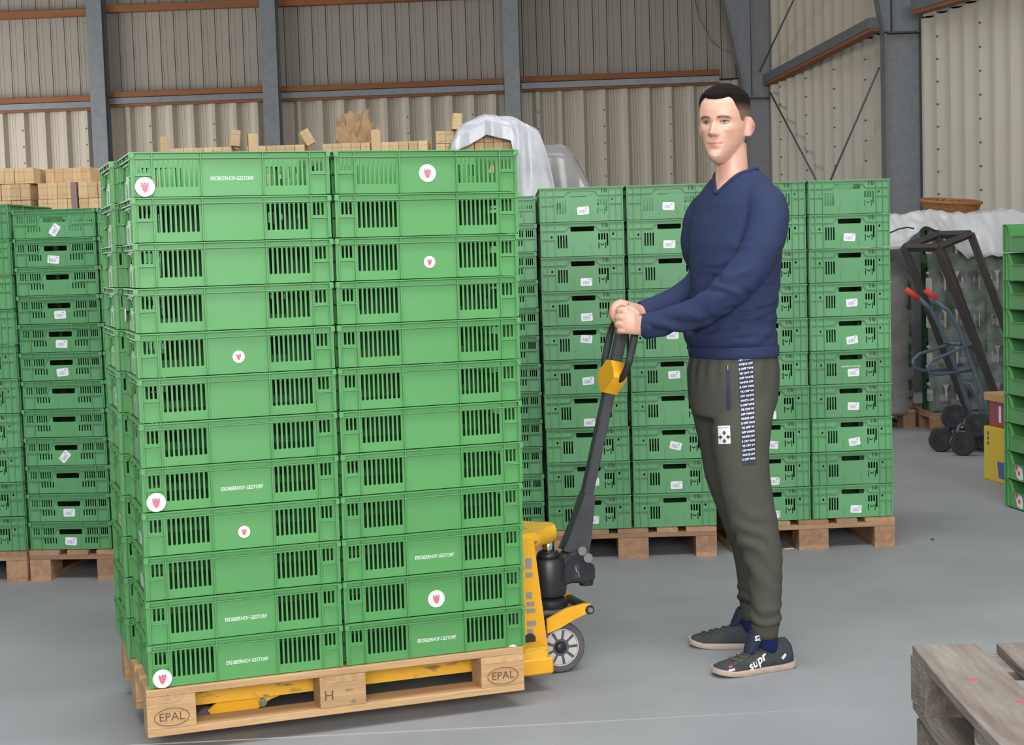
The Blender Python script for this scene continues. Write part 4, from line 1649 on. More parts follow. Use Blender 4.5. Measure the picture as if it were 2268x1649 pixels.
# wicker basket standing on the cover
bc = at(2103, 492, 12.35)
bc.z += .035
bk = thing('wicker_basket', 'brown wicker basket on the white plastic cover', 'basket', (bc.x, bc.y, bc.z - .02))
bk.rotation_euler = (.10, .06, 0)
mb = MB()
prof = [(.10, 0), (.15, .004), (.19, .05), (.215, .10), (.23, .145)]
rings = []
n = 44
for i in range(24):
    f = i / 23 * (len(prof) - 1)
    a = min(int(f), len(prof) - 2)
    w = f - a
    r = prof[a][0] * (1 - w) + prof[a + 1][0] * w
    z = prof[a][1] * (1 - w) + prof[a + 1][1] * w
    rings.append([((r + .004 * (1 if (k + i) % 2 else -1)) * math.cos(2 * PI * k / n), (r + .004 * (1 if (k + i) % 2 else -1)) * math.sin(2 * PI * k / n), z) for k in range(n)])
inner = [[((r_ - .014)[0] if False else p[0] * .93, p[1] * .93, p[2] + .006) for p in ring] for ring in reversed(rings) for r_ in [0]]
mb.loft(rings + inner)
mb.build('bowl', M['wicker'], bk)
mb = MB()
mb.tube([(.232 * math.cos(2 * PI * k / 32), .232 * math.sin(2 * PI * k / 32), .150) for k in range(32)], .013, 8, closed=True)
mb.build('rim', M['wicker'], bk, smooth=True)

# leaning steel profile frame
SY = 11.35
sf = thing('steel_frame', 'dark steel profile frame leaning against the drinks pallets', 'steel frame', (at(2150, 900, SY).x, SY, 0))
def beam(name, p0, p1, w, m, parent):
    mb = MB()
    mb.tube([p0, p1], w * .7071, 4)
    o = mb.build(name, m, parent, world=True)
    return o
tA, tB, tC, tD = at(2003, 548, SY - .05), at(2076, 548, SY - .05), at(2150, 518, SY + .30), at(2076, 520, SY + .30)
def to_floor(px, py):
    p = at(px, py, 10)
    k = CH / (CH - p.z)
    return Vector((p.x * k, p.y * k, 0.02))
fA, fB, fC = Vector((tA.x + .58, SY + .15, .02)), Vector((tB.x + .58, SY + .10, .02)), Vector((tC.x + .58, SY + .45, .02))
for nm, p0, p1 in (('top_rail', tA, tB), ('top_rail', tD, tC), ('cross_rail', tA, tD), ('cross_rail', tB, tC), ('upright', tA, fA), ('upright', tB, fB), ('upright', tC, fC), ('upright', tD, Vector((tD.x + .58, SY + .5, .02)))):
    beam(nm, p0, p1, .048 if nm == 'upright' else .042, M['rust'], sf)

# stair climbing hand truck
HY = 10.75
ht = thing('hand_truck', 'blue grey stair climbing hand truck with red grips', 'hand truck', (at(2120, 1000, HY).x, HY, 0))
def tb(name, pts, r, m, parent=None, n=10):
    mb = MB()
    mb.tube(pts, r, n)
    return mb.build(name, m, parent or ht, smooth=True, world=True)
for k, (dx, dy) in enumerate(((0, 0), (44, -.32))):
    Yk = HY + .30 + dy * .55
    tb('rail', [at(2030 + dx * .72, 655 + dx * .06, Yk), at(2060 + dx * .9, 683 + dx * .1, Yk), at(2080 + dx * .9, 720, Yk), at(2112 + dx * .85, 800, Yk), at(2142 + dx * .9, 890, Yk + .02), at(2172 + dx * .45, 965, Yk)], .0155, M['blue_pipe'])
    tb('grip', [at(2006 + dx * 1.0, 640 + dx * .02, Yk), at(2033 + dx * .9, 660 + dx * .04, Yk)], .021, M['red_grip'])
    # curved carrying loop
    tb('support_loop', [at(2118 + dx * .75, 757 + dx * .1, Yk), at(2075 + dx * .75, 771 + dx * .2, Yk - .05), at(2035 + dx * .72, 784 + dx * .3, Yk - .12), at(2022 + dx * .72, 797 + dx * .3, Yk - .14), at(2026 + dx * .72, 814 + dx * .25, Yk - .14), at(2045 + dx * .72, 820 + dx * .2, Yk - .1), at(2105 + dx, 818 + dx * .05, Yk)], .012, M['blue_pipe'])
tb('cross_bar', [at(2092, 757, HY + .30), at(2128, 762, HY + .13)], .012, M['blue_pipe'])
tb('cross_bar', [at(2110, 818, HY + .30), at(2150, 820, HY + .13)], .012, M['blue_pipe'])
tb('inner_rail', [at(2135, 845, HY + .22), at(2150, 850, HY + .2), at(2160, 870, HY + .2), at(2178, 925, HY + .2), at(2190, 985, HY + .2)], .011, M['blue_pipe'])
tb('axle_arm', [at(2150, 925, HY + .1), at(2125, 942, HY + .05), at(2120, 955, HY), at(2128, 963, HY), at(2175, 975, HY + .1)], .012, M['blue_pipe'])
mb = MB()
q0, q1 = at(2150, 968, HY + .2), at(2206, 1003, HY + .15)
mb.cbox(q0.x, q1.x + .05, HY + .05, HY + .32, .03, .045, .003)
mb.build('toe_plate', M['blue_pipe'], ht, world=True)
RW = .088
for (a, b_, Yk) in (((2085, 0), (2112, 922), HY + .10), ((2133, 0), (2163, 940), HY - .13)):
    g = at(a[0], 1000, Yk)
    # lower wheel stands on the floor
    low = Vector((g.x, Yk, RW))
    pxy = low
    def put(c):
        rr = Matrix.Translation(c) @ Matrix.Rotation(-.42, 4, 'Z') @ Matrix.Rotation(PI / 2, 4, 'X')
        mb = MB()
        mb.lathe([(RW * .55, -.022), (RW * .9, -.022), (RW, -.012), (RW, .012), (RW * .9, .022), (RW * .55, .022)], 28, rr, False, True)
        soften(mb.build('tyre', M['black_metal'], ht, world=True))
        mb = MB()
        mb.lathe([(.004, -.018), (RW * .56, -.016), (RW * .56, .016), (.004, .018)], 20, rr)
        mb.build('wheel_disc', M['black_metal'], ht, world=True)
        mb = MB()
        mb.lathe([(.004, -.04), (.013, -.038), (.016, -.015), (.004, -.012)], 12, rr)
        mb.build('hub_cap', M['chrome'], ht, smooth=True, world=True)
    put(low)
    up = at(b_[0], b_[1], Yk)
    put(up)
    thr = Vector((low.x + .20, Yk + .06, .16))
    put(thr + Vector((.0, .05, -.06)))
    ctr = (low + up + thr) / 3
    for q in (low, up, thr):
        tb('wheel_spider', [ctr, q], .012, M['chrome'])

# right edge: stack of open-fronted crates, yellow box, small package
rcx, rcy = 2.702, 8.535
rdir = Vector((.15, -.9887, 0))                        # left face runs towards the camera
rrot = math.atan2(rdir.y, rdir.x)
Wc, Dc, Hc = .60, .40, .1535
def open_crate_meshes(m):
    d = {}
    out = [(-Wc / 2, .002), (Wc / 2, .002), (Wc / 2, Hc), (Wc / 2 - .045, Hc), (Wc / 2 - .075, Hc - .02), (Wc / 2 - .095, Hc - .062), (-Wc / 2 + .095, Hc - .062), (-Wc / 2 + .075, Hc - .02), (-Wc / 2 + .045, Hc), (-Wc / 2, Hc)]
    vs, fs = panel_geo(out, [], .004)
    mb = MB()
    mb.add(vs, fs)
    for s in (-1, 1):
        mb.box(s * (Wc / 2 - .002) - .003, s * (Wc / 2 - .002) + .003, -.010, .001, .002, Hc)
        mb.box(s * (Wc / 2 - .035) - .0015, s * (Wc / 2 - .035) + .0015, -.010, .001, .002, Hc)
        mb.box(min(s * (Wc / 2 - .045), s * Wc / 2), max(s * (Wc / 2 - .045), s * Wc / 2), -.010, .001, Hc - .003, Hc)
        mb.add(*plate_bar((s * (Wc / 2 - .045), Hc - .002), (s * (Wc / 2 - .095), Hc - .064), .004, .008))
    mb.box(-Wc / 2 + .095, Wc / 2 - .095, -.010, .001, Hc - .066, Hc - .062)
    mb.box(-Wc / 2, Wc / 2, -.008, .001, .006, .010)
    d['side'] = mb.mesh('side_panel', m)
    hol = [rect(-.06, .06, Hc - .05, Hc - .025, .004)]
    vs, fs = panel_geo([(-Dc / 2 + .006, .002), (Dc / 2 - .006, .002), (Dc / 2 - .006, Hc), (-Dc / 2 + .006, Hc)], hol, .004)
    mb = MB()
    mb.add(vs, fs)
    mb.box(-Dc / 2 + .006, Dc / 2 - .006, -.008, .001, Hc - .004, Hc)
    d['end'] = mb.mesh('end_panel', m)
    d['base'] = base_mesh(Wc, Dc, .006, m)
    return d


OC = open_crate_meshes(M['green'])
cen = Vector((rcx, rcy, 0)) + rdir * (Wc / 2) + Vector((-rdir.y, rdir.x, 0)) * (Dc / 2)
NRC = 10
for r in range(NRC):
    k = NRC - 1 - r
    lab = 'green open-sided crate %s at right picture edge%s' % (ORD[r] if r < NRC - 1 else 'lowest', ' with fruit sticker' if r >= 8 else '')
    t = thing('stacking_crate', lab, 'crate', (cen.x, cen.y, .002 + k * .155), rrot, 'open-sided crates at the right edge')
    link('base', OC['base'], t)
    s1 = link('side_panel', OC['side'], t, (0, -Dc / 2 + .010, 0))
    link('side_panel', OC['side'], t, (0, Dc / 2 - .010, 0), (0, 0, PI))
    link('end_panel', OC['end'], t, (-Wc / 2 + .004, 0, 0), (0, 0, -PI / 2))
    link('end_panel', OC['end'], t, (Wc / 2 - .004, 0, 0), (0, 0, PI / 2))
    if r >= 8:
        mb = MB()
        mb.prism([(-.17, .018), (-.12, .005), (-.105, .015), (-.115, .075), (-.15, .088), (-.195, .085)], -.0015, 0)
        st = mb.build('sticker', M['white'], s1)
        mb = MB()
        mb.prism([(-.19, .083), (-.17, .05), (-.155, .086)], -.0025, -.0016)
        mb.build('sticker_print', M['red_print'], st)
        mb = MB()
        mb.lathe([(.002, -.0003), (.014, 0), (.012, .0004)], 12, Matrix.Translation((-.145, -.002, .045)) @ Matrix.Rotation(PI / 2, 4, 'X'))
        mb.build('sticker_print', M['red_print'], st)
# the 'outside' of the left face must look to -x: local -y side of the stack
yb = thing('yellow_box', 'yellow printed box standing beside the right edge crates', 'box', (2.93, 9.36, 0), rrot)
mb = MB()
mb.cbox(-.20, .20, .0, .26, 0, .33, .004)
mb.build('carton', M['box_yellow'], yb)
mb = MB()
mb.prism([(.0, .03), (.09, .03), (.09, .13), (-.02, .13)], -.0015, -.0005)
mb.build('blue_panel', M['blue_print'], yb)
mb = MB()
for q in range(3):
    mb.box(-.15, -.13, -.0015, -.0005, .22 + q * .03, .24 + q * .03)
mb.build('print_mark', M['blue_print'], yb)
pk = thing('package', 'dark red package with cardboard lid on the yellow box', 'package', (2.95, 9.40, .331), rrot)
mb = MB()
mb.cbox(-.16, .16, .01, .22, 0, .155, .003)
mb.build('wrapper', M['dark_red'], pk)
mb = MB()
mb.cbox(-.19, .19, -.01, .24, .156, .205, .003)
mb.build('lid', M['card'], pk)
mb = MB()
mb.box(-.03, .0, .0085, .0098, .03, .13)
mb.build('print_mark', M['white'], pk)

# crumbs on the concrete
for i, (px, py, l) in enumerate(((1747, 1216, .05), (2065, 1195, .02), (1145, 1436, .03))):
    p = at(px, py, 7)
    k2 = CH / (CH - p.z) if i < 2 else 1
    mb = MB()
    if i < 2:
        mb.cbox(-l / 2, l / 2, -.008, .008, 0, .006, .002)
        o = mb.build('wood_chip', M['punnet'] if i == 0 else M['rubber'])
        o.location = (p.x * k2, p.y * k2, 0.0)
        o.rotation_euler = (0, 0, .3 + i)
        tag(o, ['small pale wood chip on the floor by the rear pallet', 'tiny dark crumb on the open concrete floor'][i], 'debris')
    else:
        v = fp(1.165, .02, LIFT + .1442)
        o = crumple((0, 0, 0), .022, .012, .010, 2.0, 14, 6, .35).build('film_scrap', M['white'])
        o.location = v
        tag(o, 'small white film scrap on the raised pallet corner', 'film scrap')
# ---------------------------------------------------------------- the man
M['skin'] = bpy.data.materials.new('skin')
M['skin'].use_nodes = True
_n = M['skin'].node_tree
_b = _n.nodes['Principled BSDF']
_a = _n.nodes.new('ShaderNodeVertexColor')
_a.layer_name = 'Tone'
_n.links.new(_a.outputs[0], _b.inputs['Base Color'])
_b.inputs['Roughness'].default_value = 0.38
_b.inputs['Subsurface Weight'].default_value = 0.12
_b.inputs['Subsurface Radius'].default_value = (0.012, 0.005, 0.003)
_b.inputs['Subsurface Scale'].default_value = 1.0
M['hair'] = bpy.data.materials.new('short_dark_hair')
M['hair'].use_nodes = True
_n = M['hair'].node_tree
_b = _n.nodes['Principled BSDF']
_a = _n.nodes.new('ShaderNodeVertexColor')
_a.layer_name = 'Tone'
_n.links.new(_a.outputs[0], _b.inputs['Base Color'])
_b.inputs['Roughness'].default_value = 0.8
_b.inputs['Specular IOR Level'].default_value = 0.15
_z = _n.nodes.new('ShaderNodeTexNoise')
_z.inputs['Scale'].default_value = 260
_bp = _n.nodes.new('ShaderNodeBump')
_bp.inputs['Strength'].default_value = 0.6
_bp.inputs['Distance'].default_value = 0.004
_n.links.new(_z.outputs['Fac'], _bp.inputs['Height'])
_n.links.new(_bp.outputs[0], _b.inputs['Normal'])
M['sweater'] = mat('navy_knit', (0.030, 0.043, 0.105), 0.85, var=.35, scale=60, col2=(0.024, 0.034, 0.085), bump=.25, bscale=350, spec=.25)
M['trousers'] = mat('olive_jersey', (0.082, 0.082, 0.068), 0.9, var=.3, scale=40, col2=(0.068, 0.068, 0.056), bump=.15, bscale=300, spec=.2)
M['cuff_olive'] = mat('olive_rib', (0.085, 0.082, 0.055), 0.9, bump=.3, bscale=200, spec=.2)
M['navy_strip'] = mat('navy_strip', (0.022, 0.028, 0.06), 0.7)
M['sock'] = mat('blue_sock', (0.015, 0.025, 0.11), 0.9, spec=.2)
M['shoe'] = mat('dark_knit_shoe', (0.042, 0.05, 0.055), 0.8, var=.6, scale=30, col2=(0.075, 0.078, 0.085), spec=.3)
M['shoe_olive'] = mat('olive_shoe_vamp', (0.07, 0.072, 0.05), 0.8)
M['sole'] = mat('dusty_pale_sole', (0.60, 0.47, 0.39), 0.75, var=.8, scale=25, col2=(0.40, 0.33, 0.28))
M['lace'] = mat('olive_lace', (0.085, 0.10, 0.06), 0.9)
M['eye_white'] = mat('eye_white', (0.46, 0.40, 0.36), 0.35)
M['iris'] = mat('grey_iris', (0.06, 0.06, 0.065), 0.2)

BF = Vector((-.85, -.527, 0)).normalized()
BL = Vector((-BF.y, BF.x, 0)) * 1.0
BL = Vector((.527, -.85, 0)).normalized()

person = thing('person', 'young man in navy sweater and olive track trousers gripping the truck handle', 'person', (.79, 5.47, 0))


def sgp(v, e):
    return math.copysign(abs(v) ** e, v)


def ell(c, A, B, ax=BL, bx=BF, n=36, e=.92):
    return [c + ax * (A * sgp(math.cos(2 * PI * k / n), e)) + bx * (B * sgp(math.sin(2 * PI * k / n), e)) for k in range(n)]


def px_rings(rows, scale=1.0, n=36, e=.92):
    out = []
    for l, r, py, Y, A in rows:
        c = at((l + r) / 2, py, Y)
        w = (r - l) / 2 * Y / CF
        B = math.sqrt(max(w * w - (A * abs(BL.x)) ** 2, (.42 * w) ** 2)) / abs(BF.x)
        out.append(ell(c, A * scale, B * scale, n=n, e=e))
    return out


def remesh(mb, voxel, smooth_n, name, material):
    me = mb.mesh(name)
    ob = bpy.data.objects.new('tmp', me)
    COL.objects.link(ob)
    md = ob.modifiers.new('r', 'REMESH')
    md.mode = 'VOXEL'
    md.voxel_size = voxel
    md.adaptivity = 0
    dg = bpy.context.evaluated_depsgraph_get()
    new = bpy.data.meshes.new_from_object(ob.evaluated_get(dg))
    bpy.data.objects.remove(ob)
    bm = bmesh.new()
    bm.from_mesh(new)
    for _ in range(smooth_n):
        bmesh.ops.smooth_vert(bm, verts=bm.verts, factor=.5, use_axis_x=True, use_axis_y=True, use_axis_z=True)
    bm.to_mesh(new)
    bm.free()
    new.name = name
    new.materials.clear()
    new.materials.append(material)
    new.polygons.foreach_set('use_smooth', [True] * len(new.polygons))
    return new


def place(name, me, parent):
    """mesh in world coordinates becomes a child of parent"""
    me.transform(parent_matrix(parent).inverted())
    return link(name, me, parent)


TORSO = [(1597, 1667, 364, 5.485, .062), (1593, 1673, 376, 5.485, .072), (1582, 1688, 390, 5.48, .105), (1570, 1700, 406, 5.48, .140), (1558, 1708, 426, 5.475, .165), (1547, 1713, 452, 5.47, .183), (1539, 1716, 490, 5.47, .19),
         (1534, 1722, 540, 5.47, .19), (1535, 1721, 600, 5.47, .185), (1534, 1716, 660, 5.47, .178), (1528, 1711, 705, 5.47, .175), (1518, 1714, 742, 5.47, .178),
         (1526, 1715, 760, 5.47, .174), (1537, 1711, 770, 5.47, .168), (1540, 1708, 776, 5.47, .164)]
ARM_N = [(1678, 432, 5.38, .060), (1700, 462, 5.32, .070), (1697, 515, 5.29, .072), (1668, 580, 5.275, .066), (1618, 640, 5.28, .060), (1570, 678, 5.31, .054),
         (1510, 702, 5.355, .049), (1452, 717, 5.40, .044), (1427, 723, 5.42, .043)]
ARM_F = [(1580, 450, 5.56, .055), (1556, 480, 5.62, .066), (1545, 540, 5.65, .062), (1556, 612, 5.66, .052), (1500, 660, 5.635, .045), (1442, 684, 5.605, .040), (1424, 690, 5.595, .039)]


def arm_tube(rows, s=1.0, n=20):
    return [at(a, b_, c) for a, b_, c, _ in rows], [r * s for *_, r in rows]


def dense(path, radii, k=4):
    """catmull-rom resampling of a path with radii"""
    P, R = [], []
    m = len(path)
    for i in range(m - 1):
        p0, p1, p2, p3 = path[max(i - 1, 0)], path[i], path[i + 1], path[min(i + 2, m - 1)]
        for q in range(k):
            t = q / k
            P.append(.5 * ((2 * p1) + (p2 - p0) * t + (2 * p0 - 5 * p1 + 4 * p2 - p3) * t * t + (3 * p1 - p0 - 3 * p2 + p3) * t ** 3))
            R.append(radii[i] * (1 - t) + radii[i + 1] * t)
    P.append(path[-1])
    R.append(radii[-1])
    return P, R


PELVIS = [(1541, 1708, 768, 5.47, .160), (1533, 1716, 792, 5.47, .168), (1528, 1720, 815, 5.47, .172), (1527, 1720, 850, 5.47, .172), (1529, 1715, 890, 5.47, .168), (1536, 1706, 918, 5.47, .14)]
LEG_N = [(1600, 1716, 860, 5.395, .078), (1586, 1714, 905, 5.385, .088), (1576, 1708, 950, 5.375, .092), (1580, 1704, 1000, 5.37, .088), (1589, 1706, 1050, 5.36, .082), (1597, 1711, 1091, 5.355, .078),
         (1607, 1718, 1130, 5.35, .076), (1618, 1726, 1171, 5.345, .074), (1636, 1731, 1214, 5.34, .072), (1652, 1732, 1257, 5.335, .068), (1658, 1732, 1304, 5.33, .064), (1660, 1732, 1350, 5.325, .062),
         (1661, 1731, 1372, 5.325, .060), (1668, 1725, 1384, 5.325, .050)]
LEG_F = [(1530, 1640, 860, 5.56, .078), (1531, 1650, 905, 5.57, .088), (1540, 1655, 950, 5.575, .088), (1551, 1655, 1000, 5.58, .084), (1561, 1654, 1053, 5.59, .078), (1578, 1658, 1100, 5.60, .072),
         (1593, 1664, 1138, 5.605, .068), (1606, 1672, 1176, 5.61, .066), (1621, 1678, 1209, 5.615, .062), (1630, 1682, 1252, 5.625, .058), (1634, 1684, 1290, 5.635, .055), (1633, 1684, 1322, 5.645, .054), (1641, 1678, 1333, 5.65, .045)]


def leg_rings(rows, s=1.0):
    out = []
    for l, r, py, Y, A in rows:
        c = at((l + r) / 2, py, Y)
        w = (r - l) / 2 * Y / CF
        out.append(ell(c, w * s, A * s, Vector((1, 0, 0)), Vector((0, 1, 0)), 28, .96))
    return out


# ---- head
HS = 1.115
HFW = Vector((-.50, -.866, -.02)).normalized()
HLF = Vector((.866, -.50, -.035)).normalized()
HUP = HLF.cross(HFW) * -1.0
HUP = HUP.normalized() if HUP.z > 0 else -HUP.normalized()
HO = at(1604, 360, 5.455)
PROF = [(-.004, .058, .010, .012), (.000, .072, .002, .021), (.008, .083, -.010, .0295), (.020, .087, -.022, .0385), (.040, .086, -.040, .0500), (.060, .086, -.058, .0585), (.082, .086, -.074, .0645), (.104, .086, -.087, .0690),
        (.120, .084, -.094, .0715), (.140, .0905, -.099, .0725), (.160, .0905, -.100, .0730), (.180, .0845, -.097, .0710), (.198, .0720, -.088, .0640), (.214, .0540, -.070, .0510), (.226, .032, -.046, .034), (.233, .012, -.020, .015)]


def prof_at(z):
    P = PROF
    if z <= P[0][0]:
        return P[0][1:]
    for i in range(len(P) - 1):
        if z <= P[i + 1][0]:
            t = (z - P[i][0]) / (P[i + 1][0] - P[i][0])
            t = t * t * (3 - 2 * t) * .35 + t * .65
            return tuple(P[i][k] * (1 - t) + P[i + 1][k] * t for k in (1, 2, 3))
    return P[-1][1:]


def gs(v, s):
    return math.exp(-(v / s) ** 2)


def head_local(ph, z, feat=True):
    """ph=0 looks forward; returns local (left, forward, up) before scaling"""
    f, b_, w = prof_at(z)
    s, c = math.sin(ph), math.cos(ph)
    e = .88 if c > 0 else .95
    x = w * sgp(s, .90)
    y = (f if c > 0 else -b_) * sgp(c, e)
    if feat and c > 0:
        d = 0
        zt = .128
        if .076 < z < .132:
            t = (zt - z) / (zt - .088)
            hgt = .004 + .0205 * min(max(t, 0), 1) ** 1.15
            if z < .088:
                hgt *= max(0, 1 - ((.088 - z) / .011) ** 1.5) if z > .077 else 0
            d += hgt * 1.06 * gs(x, .0072 + .0036 * min(max(t, 0), 1))
        d += .0060 * (gs(x - .0118, .0052) + gs(x + .0118, .0052)) * gs(z - .0865, .006)
        d -= .0095 * (gs(x - .031, .0150) + gs(x + .031, .0150)) * gs(z - .121, .0095)
        d += .0030 * (gs(x - .030, .020) + gs(x + .030, .020)) * gs(z - .137, .006)
        d += .0038 * gs(x, .0175) * gs(z - .0600, .0040)
        d += .0042 * gs(x, .0150) * gs(z - .0505, .0046)
        d -= .0026 * gs(x, .022) * gs(z - .0553, .0018)
        d -= .0040 * gs(x, .016) * gs(z - .0385, .006)
        d += .0048 * gs(x, .016) * gs(z - .019, .012)
        d += .0035 * (gs(x - .047, .016) + gs(x + .047, .016)) * gs(z - .100, .014)
        d -= .0030 * (gs(x - .044, .012) + gs(x + .044, .012)) * gs(z - .062, .016)
        d -= .0022 * (gs(x - .0235, .004) + gs(x + .0235, .004)) * gs(z - .0565, .006)
        y += d
    return Vector((x, y, z))


def head_world(v):
    return HO + (HLF * v.x + HFW * v.y + HUP * v.z) * HS


body = MB()
zs_ = [-.004 + (.237) * k / 110 for k in range(111)]
rings = []
for z in zs_:
    rings.append([head_world(head_local(2 * PI * k / 96, z)) for k in range(96)])
body.loft(rings)
for s in (-1, 1):                                     # ears
    ring = []
    for i in range(9):
        t = i / 8
        zz = .079 + .060 * t
        wy = .0138 * math.sin(PI * (.12 + .80 * t)) ** .8 + .003
        c = Vector((s * (.0735 + .006 * math.sin(PI * t)), -.006 - .006 * t, zz))
        out = Vector((s * .66, -.75, 0))
        th = Vector((s * .75, .66, 0)) * .0050
        rr = []
        for k in range(16):
            a = 2 * PI * k / 16
            rr.append(head_world(c + out * (wy * (math.cos(a) * .95 + .25)) + th * (math.sin(a) * (1.0 + .5 * math.cos(a)))))
        ring.append(rr)
    body.loft(ring)
# neck, trunk, limbs inside the clothes
neck = [(at(1620, 318, 5.475), .052, .058), (at(1620, 350, 5.468), .0545, .061), (at(1621, 380, 5.468), .057, .062), (at(1625, 402, 5.47), .065, .072), (at(1629, 420, 5.475), .080, .10)]
body.loft([ell(c, a, b_, Vector((1, 0, 0)), Vector((0, 1, 0)), 28, 1) for c, a, b_ in neck])
body.loft(px_rings(TORSO[3:7], .95))
body.loft(px_rings(TORSO[6:], .86))
body.loft(px_rings(PELVIS, .86))
body.loft(leg_rings(LEG_N + [(1682, 1712, 1405, 5.325, .026), (1686, 1710, 1428, 5.335, .018)], .78))
body.loft(leg_rings(LEG_F + [(1648, 1670, 1355, 5.65, .026), (1650, 1670, 1378, 5.65, .018)], .78))
for rows in (ARM_N, ARM_F):
    P, R = arm_tube(rows, .62)
    P, R = dense(P, R, 4)
    body.tube(P, R, 16)


# hands closed round the handle loop
def hand_ring(c, hy, hz, n=16):
    return [c + Vector((0, hy * sgp(math.cos(2 * PI * k / n), .75), hz * sgp(math.sin(2 * PI * k / n), .75))) for k in range(n)]


def finger(pts, rad):
    P, R = dense([Vector(p) for p in pts], rad, 3)
    body.tube(P, R, 10)
    return P


NAILS = []
# left hand (nearer the camera): fingers stacked up the near tube of the loop
NY = 5.385
body.loft([hand_ring(at(1434, 724, 5.42), .026, .032), hand_ring(at(1420, 720, 5.405), .024, .035), hand_ring(at(1404, 715, NY), .020, .041), hand_ring(at(1388, 711, NY), .018, .045), hand_ring(at(1378, 710, NY + .003), .016, .043)])
for i, (dz, dxp) in enumerate(((.036, 3), (.0125, 0), (-.011, -1), (-.0335, 1))):
    K = at(1377 + dxp, 710, NY) + Vector((0, 0, dz))
    s = (1.0, 1.06, 1.0, .85)[i]
    finger([K + Vector((.02, 0, 0)), K, K + Vector((-.012, .014, -.003)) * s, K + Vector((-.006, .040, -.006)), K + Vector((.016, .062, -.006)), K + Vector((.040, .058, -.004))],
           [.012, .0132 * s, .0128 * s, .0118 * s, .0112 * s, .0095 * s])
finger([at(1412, 700, NY + .012), at(1400, 688, NY + .022), at(1390, 684, NY + .040), at(1383, 690, NY + .058)], [.017, .015, .0135, .011])
# right hand: palm down over the top bar, fingers curling down in front
RY = 5.555
body.loft([hand_ring(at(1434, 695, 5.592), .030, .026), hand_ring(at(1418, 689, 5.582), .034, .025), hand_ring(at(1400, 682, RY + .012), .041, .021), hand_ring(at(1384, 675, RY), .043, .018), hand_ring(at(1374, 671, RY), .041, .016)])
for i, dy in enumerate((-.034, -.0115, .0115, .033)):
    s = (.92, 1.05, 1.0, .86)[i]
    o_ = Vector((0, dy, 0))
    finger([at(1388, 676, RY) + o_, at(1374, 672, RY) + o_, at(1360, 681, RY) + o_, at(1357, 699, RY) + o_, at(1368, 711, RY) + o_, at(1384, 708, RY) + o_],
           [.0140, .0152 * s, .0150 * s, .0142 * s, .0132 * s, .0115 * s])
finger([at(1412, 695, RY - .028), at(1396, 706, RY - .036), at(1380, 710, RY - .030), at(1368, 705, RY - .02)], [.017, .015, .0135, .011])

bme = remesh(body, .0032, 1, 'body', M['skin'])
# skin tones: lips, cheeks, brow hair and buzzed temples are the man's own colours; mouth line, sockets, nostrils, ear hollows have shade painted in
ca = bme.color_attributes.new('Tone', 'FLOAT_COLOR', 'POINT')
Hm = Matrix((HLF, HFW, HUP))
SKIN = Vector((.74, .425, .315))
for i, v in enumerate(bme.vertices):
    l = Hm @ (v.co - HO) / HS
    c = SKIN.copy()
    n = noise.noise(v.co * 25)
    c *= 1 + .05 * n
    if -.02 < l.z < .25 and abs(l.x) < .12 and abs(l.y) < .13:
        f = l.y > .05
        if f:
            lip = max(gs(l.x, .022) * gs(l.z - .0590 - abs(l.x) * .05, .0030), gs(l.x, .018) * gs(l.z - .0512 - abs(l.x) * .10, .0040))
            lip = min(1, lip * 1.5)
            c = c.lerp(Vector((.60, .20, .19)), .8 * lip)
            line = gs(l.z - .0550 - abs(l.x) ** 2 * 5.5, .0017) * (1 if abs(l.x) < .026 else 0)
            c = c.lerp(Vector((.34, .10, .09)), .75 * line)  # shade of the mouth crease painted in
            for sx in (-1, 1):
                bx = l.x * sx
                arch = .1385 + .003 * math.sin(min(max((bx - .012) / .038, 0), 1) * PI) - max(0, bx - .036) * .15
                wgt = gs(l.z - arch + .003, .0040) * min(1, max(0, (bx - .010) / .005)) * min(1, max(0, (.052 - bx) / .008))
                c = c.lerp(Vector((.07, .04, .03)), min(1, .95 * wgt))
                c = c.lerp(Vector((.62, .27, .20)), .35 * gs(bx - .045, .016) * gs(l.z - .090, .014))
                c = c.lerp(Vector((.40, .22, .17)), .40 * gs(bx - .031, .014) * gs(l.z - .121, .006))  # eye socket darkened with painted shade
                c = c.lerp(Vector((.20, .07, .05)), .75 * gs(bx - .0085, .0032) * gs(l.z - .0785, .0022))  # dark of the nostril painted on
            c = c.lerp(Vector((.66, .30, .24)), .35 * gs(l.x, .014) * gs(l.z - .09, .012))
        jaw = gs(l.z - .025, .03) * (1 if l.y > -.03 else 0)
        c = c.lerp(Vector((.52, .33, .26)), .22 * jaw)
        if abs(l.x) > .074 and l.y < .02:
            c = c.lerp(Vector((.66, .31, .235)), .5)
            c = c.lerp(Vector((.36, .15, .11)), .9 * gs(l.y + .014, .007) * gs(l.z - .108, .016))  # ear hollow suggested by shade put into the colour
    ca.data[i].color = (c.x, c.y, c.z, 1)
BODY_BVH = BVHTree.FromPolygons([v.co.copy() for v in bme.vertices], [tuple(p.vertices) for p in bme.polygons])
place('body', bme, person)

